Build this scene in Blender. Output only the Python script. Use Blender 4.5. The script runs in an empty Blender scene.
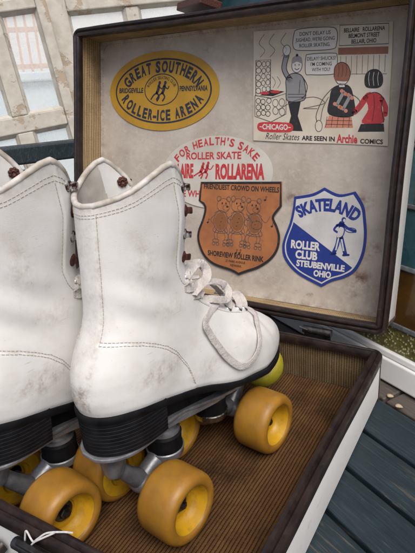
import bpy, math, random
import numpy as np
from mathutils import Vector, Matrix
from mathutils.geometry import tessellate_polygon
random.seed(7); np.random.seed(7)
R_ = math.radians
S = bpy.context.scene
COL = S.collection

# ------------------------------------------------------------------ camera
cam = bpy.data.cameras.new("camera"); camo = bpy.data.objects.new("camera", cam); COL.objects.link(camo)
cr = Vector((0.86078763, 0.50527105, -0.06120311)); cu = Vector((-0.12893538, 0.33280783, 0.93413843)); cf = Vector((-0.49236198, 0.79620357, -0.35162418))
M = Matrix((cr, cu, -cf)).transposed().to_4x4()
M.translation = Vector((1.22605173, -1.14415604, 0.75801948)) * 0.43
camo.matrix_world = M
cam.sensor_fit = 'HORIZONTAL'; cam.sensor_width = 36; cam.lens = 36 * 517.28 / 415
cam.clip_start = 0.01; cam.clip_end = 500
S.camera = camo
S.render.resolution_x, S.render.resolution_y = 768, 1024

# ------------------------------------------------------------------ sky, sun, exposure
SUN_AZ, SUN_EL = 132.0, 56.0      # azimuth measured from +y towards +x
w = bpy.data.worlds.new("World"); S.world = w; w.use_nodes = True
nt = w.node_tree; nt.nodes.clear()
sky = nt.nodes.new('ShaderNodeTexSky'); sky.sky_type = 'NISHITA'; sky.sun_disc = False
sky.sun_elevation = R_(SUN_EL); sky.sun_rotation = R_(SUN_AZ); sky.dust_density = 5.0; sky.air_density = 0.7; sky.ozone_density = 1.0
bg = nt.nodes.new('ShaderNodeBackground'); bg.inputs['Strength'].default_value = 0.082
wo = nt.nodes.new('ShaderNodeOutputWorld')
nt.links.new(sky.outputs[0], bg.inputs[0]); nt.links.new(bg.outputs[0], wo.inputs[0])
sl = bpy.data.lights.new("sun", 'SUN'); so = bpy.data.objects.new("sun", sl); COL.objects.link(so)
sl.energy = 1.5; sl.angle = R_(40); sl.color = (1.0, 0.965, 0.91)
sd = Vector((math.sin(R_(SUN_AZ)) * math.cos(R_(SUN_EL)), math.cos(R_(SUN_AZ)) * math.cos(R_(SUN_EL)), math.sin(R_(SUN_EL))))
so.rotation_euler = (-sd).to_track_quat('-Z', 'Y').to_euler()
so.location = (1, 1, 3)
S.view_settings.view_transform = 'Standard'; S.view_settings.look = 'None'
S.view_settings.exposure = 0.70; S.view_settings.gamma = 1.0
try: S.view_settings.use_curve_mapping = False
except Exception: pass
S.render.engine = 'CYCLES'
S.cycles.max_bounces = 8; S.cycles.transparent_max_bounces = 16

# ------------------------------------------------------------------ node helpers
class NT:
    def __init__(s, name):
        s.m = bpy.data.materials.new(name); s.m.use_nodes = True; s.t = s.m.node_tree
        s.p = s.t.nodes['Principled BSDF']; s.out = s.t.nodes['Material Output']
    def n(s, typ, **kw):
        nd = s.t.nodes.new('ShaderNode' + typ)
        for k, v in kw.items(): setattr(nd, k, v)
        return nd
    def l(s, a, b): s.t.links.new(a, b)
    def inp(s, nd, i, v):
        if isinstance(v, (int, float)): nd.inputs[i].default_value = v
        elif isinstance(v, (tuple, list)): nd.inputs[i].default_value = (*v, 1.0) if len(v) == 3 and nd.inputs[i].type == 'RGBA' else v
        else: s.l(v, nd.inputs[i])
    def math(s, op, a, b=0.0, c=None, clamp=False):
        nd = s.n('Math', operation=op, use_clamp=clamp); s.inp(nd, 0, a); s.inp(nd, 1, b)
        if c is not None: s.inp(nd, 2, c)
        return nd.outputs[0]
    def mix(s, f, a, b, blend='MIX'):
        nd = s.n('Mix', data_type='RGBA', blend_type=blend)
        s.inp(nd, 0, f); s.inp(nd, 6, a); s.inp(nd, 7, b); return nd.outputs[2]
    def coord(s, scale=(1, 1, 1), kind='Object', rot=(0, 0, 0)):
        tc = s.n('TexCoord'); mp = s.n('Mapping'); s.l(tc.outputs[kind], mp.inputs[0])
        mp.inputs['Scale'].default_value = scale; mp.inputs['Rotation'].default_value = rot
        return mp.outputs[0]
    def noise(s, vec, scale, detail=4, rough=0.55, dist=0.0):
        nd = s.n('TexNoise'); s.l(vec, nd.inputs['Vector']); nd.inputs['Scale'].default_value = scale
        nd.inputs['Detail'].default_value = detail; nd.inputs['Roughness'].default_value = rough; nd.inputs['Distortion'].default_value = dist
        return nd.outputs['Fac']
    def ramp(s, f, a, b, lo=0.0, hi=1.0):
        nd = s.n('MapRange', clamp=True); s.inp(nd, 0, f); nd.inputs[1].default_value = a; nd.inputs[2].default_value = b
        nd.inputs[3].default_value = lo; nd.inputs[4].default_value = hi; return nd.outputs[0]
    def base(s, v): s.inp(s.p, 'Base Color', v)
    def rough(s, v): s.inp(s.p, 'Roughness', v)
    def bump(s, h, strength=0.3, dist=0.001):
        b = s.n('Bump'); b.inputs['Strength'].default_value = strength; b.inputs['Distance'].default_value = dist
        s.l(h, b.inputs['Height']); s.l(b.outputs[0], s.p.inputs['Normal'])
    def attr(s, name):
        a = s.n('Attribute'); a.attribute_name = name; return a.outputs['Fac']

def mottled(name, c1, c2, scale=60, rough=0.6, metal=0.0, bump=0.15, bdist=0.0005, detail=5, lo=0.35, hi=0.65, spec=0.5, coat=0.0, kind='Object'):
    k = NT(name); v = k.coord(kind=kind); f = k.noise(v, scale, detail)
    k.base(k.mix(k.ramp(f, lo, hi), c1, c2)); k.rough(k.ramp(k.noise(v, scale * 2.3), 0.2, 0.8, max(rough - .12, .02), min(rough + .12, 1)))
    k.p.inputs['Metallic'].default_value = metal; k.p.inputs['Specular IOR Level'].default_value = spec
    k.p.inputs['Coat Weight'].default_value = coat
    k.bump(k.noise(v, scale * 4), bump, bdist)
    return k.m

# ------------------------------------------------------------------ materials
def mat_leather():
    k = NT('white_leather'); v = k.coord()
    n1 = k.noise(v, 45, 6, .6); n2 = k.noise(v, 14, 5, .6); n3 = k.noise(v, 160, 3)
    c = k.mix(k.ramp(n2, .45, .75), (.72, .72, .71), (.655, .645, .62))
    c = k.mix(k.ramp(n1, .54, .72, 0, .30), c, (.50, .44, .35))
    c = k.mix(k.ramp(k.noise(k.coord((1, 1, .45)), 70, 7, .75), .58, .70, 0, .24), c, (.38, .33, .27))
    d = k.attr('dirt')
    df = k.math('MULTIPLY', d, k.math('MULTIPLY', k.ramp(k.noise(v, 110, 6, .7), .38, .62), k.ramp(k.noise(v, 420, 4, .7), .36, .60, .35, 1.0)), clamp=True)
    c = k.mix(df, c, (.27, .205, .135))
    sc = k.ramp(k.noise(k.coord((60, 60, 420), rot=(.3, .5, 0)), 1.0, 4, .6, .6), .66, .71, 0, .4)
    c = k.mix(sc, c, (.42, .38, .33))
    sp = k.ramp(k.noise(v, 330, 2), .70, .77, 0, .28)
    c = k.mix(sp, c, (.35, .27, .19))
    k.base(c); k.rough(k.ramp(n2, .3, .7, .33, .52))
    vor = k.n('TexVoronoi', feature='DISTANCE_TO_EDGE'); k.l(v, vor.inputs['Vector']); vor.inputs['Scale'].default_value = 900
    h = k.math('ADD', k.math('MULTIPLY', k.noise(v, 30, 5), 1.0), k.math('MULTIPLY', k.ramp(vor.outputs['Distance'], 0, .2), .05))
    k.bump(h, .32, .0014)
    return k.m
def mat_weave(name, tan, dark, period, stain, dash=.5):
    k = NT(name)
    uv = k.n('UVMap'); sep = k.n('SeparateXYZ'); k.l(uv.outputs[0], sep.inputs[0])
    ov = k.coord(); wob = k.math('MULTIPLY', k.math('SUBTRACT', k.noise(ov, 25, 3), .5), .0016)
    u = k.math('ADD', sep.outputs[0], wob); vv = sep.outputs[1]
    x = k.math('DIVIDE', u, period); fr = k.math('FRACT', x); row = k.math('FLOOR', x)
    tri = k.math('ABSOLUTE', k.math('SUBTRACT', fr, .5))           # 0 mid strand, .5 between strands
    gap = k.ramp(tri, .24, .44)
    fr2 = k.math('ABSOLUTE', k.math('SUBTRACT', fr, .42)); thin = k.ramp(fr2, .10, .03, 0, .55)
    hsh = k.math('FRACT', k.math('MULTIPLY', k.math('SINE', k.math('MULTIPLY', row, 12.9898)), 437.585))
    ph = k.math('ADD', k.math('DIVIDE', vv, .0021), k.math('MULTIPLY', hsh, 3.0))
    das = k.ramp(k.math('ABSOLUTE', k.math('SUBTRACT', k.math('FRACT', ph), .5)), .18, .34)
    dk = k.math('MAXIMUM', k.math('MULTIPLY', gap, k.math('ADD', 1.0 - dash, k.math('MULTIPLY', das, dash))), k.math('MULTIPLY', thin, k.math('MULTIPLY', das, dash * 1.6)))
    ns = k.noise(ov, 300, 3)
    base = k.mix(k.ramp(k.noise(ov, 40, 5), .3, .7), tan, tuple(c * .78 for c in tan))
    base = k.mix(k.math('MULTIPLY', hsh, .7), base, tuple(min(1, c * 1.3) for c in tan))
    c = k.mix(dk, base, dark)
    st = k.ramp(k.noise(ov, 13, 6, .65), .48, .70, 0, stain)
    c = k.mix(st, c, tuple(x * .5 for x in dark))
    c = k.mix(k.ramp(k.noise(ov, 90, 6, .7), .48, .70, 0, .38), c, tuple(x * 2.2 for x in dark))
    c = k.mix(k.ramp(k.noise(ov, 420, 3), .55, .7, 0, .35), c, tuple(min(1, x * 1.35) for x in tan))
    k.base(c); k.rough(.85); k.p.inputs['Specular IOR Level'].default_value = .2
    k.bump(k.math('SUBTRACT', k.math('MULTIPLY', ns, .3), dk), .7, .0006)
    return k.m
def mat_panel():
    k = NT('stained_paper'); v = k.coord()
    c = k.mix(k.ramp(k.noise(v, 22, 6, .6), .35, .68), (.48, .435, .38), (.36, .315, .265))
    c = k.mix(k.ramp(k.noise(v, 120, 6, .7), .5, .7, 0, .5), c, (.55, .51, .455))
    c = k.mix(k.ramp(k.noise(v, 70, 5, .7), .64, .74, 0, .55), c, (.20, .15, .115))
    c = k.mix(k.math('MULTIPLY', k.attr('dirt'), k.ramp(k.noise(v, 75, 5, .7), .40, .66, 0, .95)), c, (.12, .055, .035))
    k.base(c); k.rough(.8); k.p.inputs['Specular IOR Level'].default_value = .25
    k.bump(k.noise(v, 180, 5), .45, .0007); return k.m
def mat_rim():
    k = NT('dark_binding'); v = k.coord()
    c = k.mix(k.ramp(k.noise(v, 60, 5), .35, .65), (.009, .006, .006), (.026, .015, .012))
    wr = k.ramp(k.noise(v, 260, 5, .7), .62, .72, 0, .7)
    c = k.mix(wr, c, (.10, .055, .04))
    k.base(c); k.rough(k.ramp(k.noise(v, 150, 4), .3, .7, .28, .6)); k.bump(k.noise(v, 220, 4), .4, .0006); return k.m
def mat_casewhite():
    k = NT('white_case_cover'); v = k.coord()
    c = k.mix(k.ramp(k.noise(v, 18, 5), .4, .7), (.86, .865, .86), (.79, .79, .77))
    c = k.mix(k.ramp(k.noise(v, 70, 6, .7), .60, .72, 0, .6), c, (.46, .42, .36))
    c = k.mix(k.ramp(k.noise(k.coord((1, 1, 6)), 90, 5, .7), .62, .70, 0, .5), c, (.35, .31, .26))
    k.base(c); k.rough(.5); k.bump(k.noise(v, 900, 2), .25, .0003); return k.m
def mat_plank(name, c1, c2, worn, lo=.60):
    k = NT(name); g = k.coord((9, 150, 60)); v = k.coord(); 
    oi = k.n('ObjectInfo'); 
    add = k.n('VectorMath', operation='ADD'); k.l(g, add.inputs[0]); 
    cmb = k.n('CombineXYZ'); k.l(k.math('MULTIPLY', oi.outputs['Random'], 37.0), cmb.inputs[0]); k.l(cmb.outputs[0], add.inputs[1])
    gr = k.noise(add.outputs[0], 1.0, 6, .65, .8)
    c = k.mix(k.ramp(k.noise(v, 11, 5), .35, .65), c1, c2)
    c = k.mix(k.ramp(gr, .52, .66, 0, .55), c, tuple(x * .45 for x in c1))
    c = k.mix(k.math('MULTIPLY', k.ramp(gr, lo, lo + .05), k.ramp(k.noise(v, 20, 4), .42, .6)), c, worn)
    c = k.mix(k.math('MULTIPLY', oi.outputs['Random'], .3), c, c2)
    k.base(c); fine = k.noise(k.coord((26, 520, 200)), 1.0, 5, .6, .5)
    c = k.mix(k.ramp(fine, .56, .70, 0, .5), c, tuple(min(1, x * 2.0 + .015) for x in c2)); c = k.mix(k.ramp(fine, .42, .30, 0, .6), c, tuple(x * .4 for x in c1))
    k.base(c); k.rough(k.ramp(gr, .3, .7, .38, .68)); k.bump(k.math('ADD', gr, k.math('MULTIPLY', fine, .35)), .9, .0016); return k.m
def mat_peel():
    k = NT('peeling_cream_paint'); v = k.coord()
    pe = k.ramp(k.noise(v, 16, 7, .65), .56, .60)
    c = k.mix(k.ramp(k.noise(v, 40, 5), .35, .65), (.50, .475, .42), (.40, .375, .32))
    c = k.mix(pe, c, (.36, .29, .21)); ck = k.ramp(k.noise(k.coord((40, 40, 6)), 2.2, 6, .7), .66, .70, 0, .7)
    c = k.mix(ck, c, (.2, .16, .12))
    k.base(c); k.rough(.7); k.bump(k.math('SUBTRACT', k.noise(v, 60, 4), pe), .6, .0015); return k.m
def mat_hazyglass(name, col, haze=.25):
    k = NT(name); v = k.coord()
    tr = k.n('BsdfTransparent'); tr.inputs[0].default_value = (.93, .96, .97, 1)
    gl = k.n('BsdfGlossy'); gl.inputs['Roughness'].default_value = .03
    df = k.n('BsdfDiffuse'); df.inputs[0].default_value = (*col, 1)
    fz = k.n('LayerWeight'); fz.inputs[0].default_value = .25
    m1 = k.n('MixShader'); k.l(k.math('ADD', k.math('MULTIPLY', fz.outputs['Fresnel'], .9), .04, clamp=True), m1.inputs[0]); k.l(tr.outputs[0], m1.inputs[1]); k.l(gl.outputs[0], m1.inputs[2])
    m2 = k.n('MixShader'); k.l(k.ramp(k.noise(v, 9, 6, .65), .3, .75, haze * .5, haze * 1.6), m2.inputs[0]); k.l(m1.outputs[0], m2.inputs[1]); k.l(df.outputs[0], m2.inputs[2])  # milky diffuse veil: washed-out glare and reflection put into the pane colour
    k.l(m2.outputs[0], k.out.inputs[0]); return k.m
def mat_artglass(name, c1, c2, speck=None, scale=30, bscale=70):
    k = NT(name); v = k.coord()
    c = k.mix(k.ramp(k.noise(v, scale, 6, .65, 1.2), .35, .65), c1, c2)
    hb = k.noise(v, bscale, 3, .5, .6)
    if speck:
        vo = k.n('TexVoronoi'); k.l(v, vo.inputs['Vector']); vo.inputs['Scale'].default_value = 270
        hb = k.ramp(vo.outputs['Distance'], 0, .6, 1, 0)
        c = k.mix(k.ramp(vo.outputs['Distance'], .38, .16, 0, .75), c, speck)
    k.base(c); k.rough(.16); k.bump(hb, .6, .0016); k.p.inputs['Coat Weight'].default_value = .3
    return k.m
def mat_wheel(name, c1, c2, ss=.4):
    k = NT(name); v = k.coord()
    c = k.mix(k.ramp(k.noise(v, 55, 5), .35, .68), c1, c2)
    c = k.mix(k.ramp(k.noise(v, 130, 6, .7), .52, .72, 0, .5), c, (.15, .09, .04))
    c = k.mix(k.ramp(k.noise(v, 38, 6, .65), .52, .74, 0, .25), c, (.22, .14, .06))
    k.base(c); k.rough(k.ramp(k.noise(v, 90, 4), .3, .7, .38, .6))
    k.p.inputs['Subsurface Weight'].default_value = ss; k.p.inputs['Subsurface Radius'].default_value = (.006, .003, .001); k.p.inputs['Subsurface Scale'].default_value = 1.0
    k.bump(k.noise(v, 240, 4), .2, .0005); return k.m
def mat_sticker(name, c1, c2, rough=.5):
    k = NT(name); v = k.coord()
    c = k.mix(k.ramp(k.noise(v, 30, 6, .6), .38, .68), c1, c2)
    c = k.mix(k.ramp(k.noise(v, 160, 5, .7), .62, .74, 0, .4), c, tuple(x * .55 for x in c2))
    k.base(c); k.rough(rough); k.bump(k.noise(v, 35, 4), .35, .0012); return k.m
def mat_ink(name, c, fade=(.5, .45, .4), amt=.35):
    k = NT(name); v = k.coord()
    k.base(k.mix(k.ramp(k.noise(v, 220, 5, .7), .55, .72, 0, amt), c, fade)); k.rough(.55); return k.m

LEATHER = mat_leather()
CANVAS = mottled('grey_canvas_lining', (.50, .48, .43), (.38, .35, .31), 80, .9)
PIPING = mottled('worn_white_piping', (.56, .54, .51), (.33, .28, .22), 90, .6)
THREAD = mottled('grey_thread', (.47, .43, .37), (.34, .29, .24), 200, .8)
LACE = mottled('fuzzy_white_cotton', (.60, .565, .545), (.47, .435, .41), 220, .95, bump=.8, bdist=.0012)
BLACKRUB = mottled('black_heel', (.0035, .0035, .005), (.010, .010, .012), 90, .62, bump=.3, spec=.18)
METAL = mottled('dull_cast_metal', (.30, .31, .335), (.165, .165, .18), 90, .42, metal=.55, bump=.3)
METAL_D = mottled('greasy_steel', (.13, .125, .125), (.05, .042, .038), 120, .4, metal=.9, bump=.3)
CHROME = mottled('nickel', (.55, .55, .55), (.42, .41, .40), 200, .25, metal=1.0)
RUST = mottled('rust', (.045, .014, .012), (.11, .04, .024), 400, .5, metal=.35, bump=.6)
NICKEL_RUST = mottled('pitted_nickel', (.6, .58, .57), (.09, .035, .03), 300, .35, metal=.8, lo=.48, hi=.58)
TYRE = mat_wheel('amber_urethane', (.335, .168, .016), (.25, .115, .012))
CORE = mat_wheel('yellow_urethane', (.58, .34, .008), (.46, .25, .008))
TOESTOP = mat_wheel('lime_rubber', (.42, .39, .028), (.34, .31, .023))
RIM = mat_rim(); CASEW = mat_casewhite()
CAPM = mottled('taupe_corner_metal', (.20, .175, .15), (.12, .09, .075), 160, .5, metal=.3)
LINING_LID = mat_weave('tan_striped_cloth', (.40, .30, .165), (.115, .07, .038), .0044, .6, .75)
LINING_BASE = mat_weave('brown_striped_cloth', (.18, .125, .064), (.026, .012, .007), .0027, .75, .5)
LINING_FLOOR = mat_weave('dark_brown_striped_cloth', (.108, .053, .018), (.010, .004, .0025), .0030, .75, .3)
PANEL = mat_panel()
TEAL = mat_plank('worn_teal_paint', (.0075, .017, .023), (.015, .029, .038), (.085, .072, .06), .585)
BROWNWOOD = mat_plank('weathered_brown_wood', (.062, .052, .046), (.09, .076, .066), (.12, .105, .09))
PEEL = mat_peel()
WHITEFRAME = mottled('white_frame_paint', (.72, .72, .71), (.62, .62, .61), 25, .45)
LEADC = mottled('lead_came', (.22, .23, .25), (.13, .135, .145), 150, .45, metal=.5)
G_GREEN = mat_artglass('green_hammered_glass', (.060, .055, .012), (.115, .10, .03), (.52, .49, .27), 40)
G_AMBER = mat_artglass('amber_glass', (.075, .036, .006), (.045, .021, .005), None, 14)
G_TEAL = mat_artglass('teal_glass', (.018, .055, .070), (.035, .085, .10), None, 12)
G_DTEAL = mat_artglass('dark_teal_glass', (.008, .028, .040), (.016, .042, .055), None, 12)
G_LTEAL = mat_artglass('light_teal_glass', (.06, .12, .13), (.10, .17, .18), None, 12)
HAZY = mat_hazyglass('hazy_window_glass', (.82, .84, .84), .34)
STRING = mottled('white_string', (.62, .61, .62), (.45, .44, .44), 400, .9)
INK_K = mat_ink('black_ink', (.016, .015, .016), (.12, .1, .08), .4)
INK_NAVY = mat_ink('navy_ink', (.02, .026, .045), (.15, .12, .05), .4)
INK_RED = mat_ink('red_ink', (.46, .035, .04), (.5, .3, .25), .3)
INK_BLUE = mat_ink('blue_ink', (.010, .030, .21), (.08, .09, .22), .25)
INK_W = mat_ink('cream_ink', (.60, .585, .55), (.45, .42, .38), .5)
INK_GREY = mat_ink('grey_ink', (.24, .24, .245), (.35, .33, .3), .4)
INK_BROWN = mat_ink('brown_ink', (.25, .095, .055), (.3, .2, .15), .4)
INK_OR = mat_ink('salmon_ink', (.50, .19, .12), (.5, .4, .35), .4)
INK_LINE = mat_ink('thin_line_ink', (.09, .075, .07), (.2, .15, .1), .4)
INK_UMBER = mat_ink('umber_wash_ink', (.22, .085, .03), (.36, .16, .05), .5)
P_YEL = mat_sticker('mustard_sticker', (.47, .27, .022), (.37, .20, .02))
P_CREAM = mat_sticker('cream_paper', (.62, .565, .475), (.50, .44, .35))
P_WHITE = mat_sticker('offwhite_sticker', (.58, .56, .50), (.47, .44, .38))
P_ORANGE = mat_sticker('orange_sticker', (.41, .160, .056), (.27, .098, .04))
P_SILV = mat_sticker('silver_white_sticker', (.56, .56, .545), (.44, .43, .415))

# ------------------------------------------------------------------ mesh helpers
class MB:
    def __init__(s): s.v = []; s.f = []; s.m = []; s.uv = {}
    def add(s, vs, fs, mi=0, uvs=None):
        o = len(s.v); s.v += [tuple(x) for x in vs]
        for k, f in enumerate(fs):
            if uvs: s.uv[len(s.f)] = uvs[k]
            s.f.append(tuple(i + o for i in f)); s.m.append(mi)
        return s
    def box(s, c, sz, rot=None, mi=0):
        c = Vector(c); vs = []
        for z in (-.5, .5):
            for y in (-.5, .5):
                for x in (-.5, .5):
                    p = Vector((x * sz[0], y * sz[1], z * sz[2])); vs.append(c + (rot @ p if rot else p))
        return s.add(vs, [(0, 2, 3, 1), (4, 5, 7, 6), (0, 1, 5, 4), (2, 6, 7, 3), (0, 4, 6, 2), (1, 3, 7, 5)], mi)
    def lathe(s, prof, org, axis, n=40, mi=0):
        axis = Vector(axis).normalized(); a = axis.orthogonal().normalized(); b = axis.cross(a); org = Vector(org)
        vs = []; fs = []
        for (r, h) in prof:
            for i in range(n):
                t = 2 * math.pi * i / n; vs.append(org + axis * h + (a * math.cos(t) + b * math.sin(t)) * r)
        for j in range(len(prof) - 1):
            for i in range(n):
                k = (i + 1) % n; fs.append((j * n + i, j * n + k, (j + 1) * n + k, (j + 1) * n + i))
        return s.add(vs, fs, mi)
    def tube(s, pts, r, n=8, closed=False, mi=0, flat=None, cap=True):
        """round tube, or with flat=(w,t,normals) a ribbon of elliptical section"""
        pts = [Vector(p) for p in pts]; N = len(pts); vs = []; fs = []
        prev = None
        for i in range(N):
            if closed: tg = pts[(i + 1) % N] - pts[i - 1]
            else: tg = pts[min(i + 1, N - 1)] - pts[max(i - 1, 0)]
            tg = tg.normalized() if tg.length > 1e-9 else Vector((1, 0, 0))
            if flat: nn = Vector(flat[2][i]); a = nn - tg * nn.dot(tg)
            elif prev is not None: a = prev - tg * prev.dot(tg)
            else: a = tg.orthogonal()
            a.normalize(); prev = a; b = tg.cross(a)
            rr = r[i] if isinstance(r, (list, tuple)) else r
            for k in range(n):
                t = 2 * math.pi * k / n
                if flat: vs.append(pts[i] + b * math.copysign(abs(math.cos(t)) ** .6, math.cos(t)) * flat[0] / 2 + a * math.copysign(abs(math.sin(t)) ** .6, math.sin(t)) * flat[1] / 2)
                else: vs.append(pts[i] + (a * math.cos(t) + b * math.sin(t)) * rr)
        for i in range(N if closed else N - 1):
            j = (i + 1) % N
            for k in range(n):
                l = (k + 1) % n; fs.append((i * n + k, i * n + l, j * n + l, j * n + k))
        if not closed and cap:
            fs.append(tuple(range(n))[::-1]); fs.append(tuple((N - 1) * n + k for k in range(n)))
        return s.add(vs, fs, mi)
    def build(s, name, mats, parent=None, smooth=True, angle=40, weld=False):
        me = bpy.data.meshes.new(name); me.from_pydata(s.v, [], s.f); 
        mats = mats if isinstance(mats, (list, tuple)) else [mats]
        for m in mats: me.materials.append(m)
        for p, mi in zip(me.polygons, s.m): p.material_index = mi
        if s.uv:
            ul = me.uv_layers.new(name='UVMap')
            for p in me.polygons:
                q = s.uv.get(p.index)
                if q:
                    for li, c in zip(p.loop_indices, q): ul.data[li].uv = c
        me.update()
        if smooth:
            me.shade_smooth(); me.set_sharp_from_angle(angle=R_(angle))
        o = bpy.data.objects.new(name, me); COL.objects.link(o)
        if parent: o.parent = parent
        return o
def bevel(o, w_, seg=2):
    m = o.modifiers.new('bevel', 'BEVEL'); m.width = w_; m.segments = seg; m.limit_method = 'ANGLE'; return o
def thing(name, label, cat, loc=(0, 0, 0), rz=0, group=None):
    o = bpy.data.objects.new(name, None); COL.objects.link(o); o.location = loc; o.rotation_euler = (0, 0, rz)
    o.empty_display_size = .05
    return tag(o, label, cat, group)
def tag(o, label, cat, group=None):
    o['label'] = label; o['category'] = cat
    if group: o['group'] = group
    return o
def struct(o): o['kind'] = 'structure'; return o
def smoothpath(pts, per=8, closed=False):
    P = [Vector(p) for p in pts]; n = len(P); out = []
    rng = range(n if closed else n - 1)
    for i in rng:
        if closed: a, b, c, d = P[i - 1], P[i], P[(i + 1) % n], P[(i + 2) % n]
        else: a, b, c, d = P[max(i - 1, 0)], P[i], P[i + 1], P[min(i + 2, n - 1)]
        for k in range(per):
            t = k / per
            out.append(.5 * ((2 * b) + (c - a) * t + (2 * a - 5 * b + 4 * c - d) * t * t + (3 * b - a - 3 * c + d) * t ** 3))
    if not closed: out.append(P[-1])
    return out

# ------------------------------------------------------------------ SETTING: ground and bench
W, D = .43, .3342
BD = Vector((.866, -.5, 0)); BN = Vector((.5, .866, 0))       # bench: along its length, towards its back
BROT = Matrix.Rotation(math.atan2(-.5, .866), 3, 'Z')
def bp(s_, n_, z): return BD * s_ + BN * n_ + Vector((0, 0, z))

g = MB(); GN = 60; ext = 60
g.add([(-ext, -ext, -.45), (ext, -ext, -.45), (ext, ext, -.45), (-ext, ext, -.45)], [(0, 1, 2, 3)])
k = NT('pale_paving'); v = k.coord()
k.base(k.mix(k.ramp(k.noise(v, 3, 8, .65), .35, .65), (.33, .31, .28), (.25, .235, .215))); k.rough(.9); k.bump(k.noise(v, 60, 5), .5, .004)
struct(g.build('ground', k.m, smooth=False))

bench = thing('garden_bench', 'worn teal slatted bench under the open skate case', 'bench', bp(.1, 0, -.45))
broot = Vector(bench.location)
def bench_part(name, mb, mat, bw=.003):
    o = mb.build(name, mat, bench, smooth=False); bevel(o, bw, 3); return o
def bench_box(name, s0, s1, n0, n1, z0, z1, mat, bw=.003):
    o = MB().box((0, 0, 0), (s1 - s0, n1 - n0, z1 - z0)).build(name, mat, bench, smooth=False)
    o.location = bp((s0 + s1) / 2, (n0 + n1) / 2, (z0 + z1) / 2) - broot; o.rotation_euler = (0, 0, math.atan2(-.5, .866))
    bevel(o, bw, 3); return o
edges = [.2135, .160, .1102, .0624]
e_ = .0624
while e_ > -.50: e_ -= .0502; edges.append(e_)
for i in range(len(edges) - 1):
    bench_box('seat_slat', -.42, 1.25, edges[i + 1] + .0022, edges[i] - .0022, -.022, -.0004, TEAL, .0025)
jb = .378
bench_box('back_ledge', -.42, jb - .0015, .2162, .275, -.024, -.0016, BROWNWOOD, .002)
bench_box('back_ledge', jb + .0015, 1.25, .2162, .275, -.024, -.0024, BROWNWOOD, .002)
for sx in (-.32, .3, 1.1): bench_box('seat_bearer', sx, sx + .05, -.5, .275, -.07, -.0225, TEAL)
bench_box('armrest', -.338, -.297, -.50, .262, .205, .238, TEAL, .004)
for n_ in (-.47, .21): bench_box('armrest_post', -.336, -.299, n_, n_ + .045, -.0225 + .022, .2049, TEAL)
for sx in (-.315, 1.1):
    for n_ in (-.48, .22): bench_box('leg', sx, sx + .045, n_, n_ + .045, -.45, -.0705, TEAL)

# leaded glass panel leaning at the back of the bench
LEAN = R_(15)
pu = BN * math.sin(LEAN) + Vector((0, 0, math.cos(LEAN))); pn = BN * math.cos(LEAN) - Vector((0, 0, math.sin(LEAN)))
PO = BN * .239
panel = thing('leaded_glass_panel', 'white framed leaded panel of amber, green and teal glass leaning behind the open case', 'stained glass', PO + BD * .1)
def pp(s_, h, e=0): return BD * s_ + pu * h - pn * e + PO - Vector(panel.location)
def panel_box(name, s0, s1, h0, h1, e0, e1, mat, bw=0):
    vs = [pp(s, h, e) for e in (e0, e1) for h in (h0, h1) for s in (s0, s1)]
    o = MB().add(vs, [(0, 1, 3, 2), (4, 6, 7, 5), (0, 4, 5, 1), (2, 3, 7, 6), (0, 2, 6, 4), (1, 5, 7, 3)]).build(name, mat, panel, smooth=False)
    if bw: bevel(o, bw, 3)
    return o
S0, S1, HT = -.290, .86, .62
panel_box('frame_rail', S0, S1, .001, .026, -.022, .0, WHITEFRAME, .002)
panel_box('frame_rail', S0 + .0301, S1 - .0301, .0262, .0335, -.018, -.004, WHITEFRAME, .002)
panel_box('frame_rail', S0, S1, HT, HT + .03, -.022, 0, WHITEFRAME, .002)
panel_box('frame_stile', S0, S0 + .012, .0262, HT - .0002, -.022, 0, WHITEFRAME, .002)
panel_box('frame_stile', S1 - .03, S1, .0262, HT - .0002, -.022, 0, WHITEFRAME, .002)
rows = [.033, .0625, .127, .1935, .258, HT]
cols0 = [S0 + .012, -.20, -.05, .10, .24, .381, .52, .66, .83]
for ri in range(len(rows) - 1):
    cs = {0: cols0, 1: [S0 + .012, -.12, .07, .25, .47, .64, .83], 2: [S0 + .012, -.15, .04, .22, .47, .66, .83],
          3: [S0 + .012, -.1, .12, .33, .52, .70, .83], 4: [S0 + .012, .02, .20, .345, .60, .83]}[ri]
    for ci in range(len(cs) - 1):
        m = [G_GREEN, G_AMBER, G_TEAL, (G_AMBER if cs[ci] >= .32 else G_LTEAL), G_DTEAL][ri]
        if ri == 4 and cs[ci] < .1: m = G_TEAL
        panel_box('glass_pane', cs[ci] + .0012, cs[ci + 1] - .0012, rows[ri] + .0012, rows[ri + 1] - .0012, -.0135, -.0105, m)
        if ci > 0: panel_box('lead_came', cs[ci] - .0025, cs[ci] + .0025, rows[ri] + .003, rows[ri + 1] - .003, -.014, -.0088, LEADC, .0015)
    if ri > 0: panel_box('lead_came', S0 + .0122, S1 - .0302, rows[ri] - .0028, rows[ri] + .0028, -.0142, -.0084, LEADC, .0015)

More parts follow.
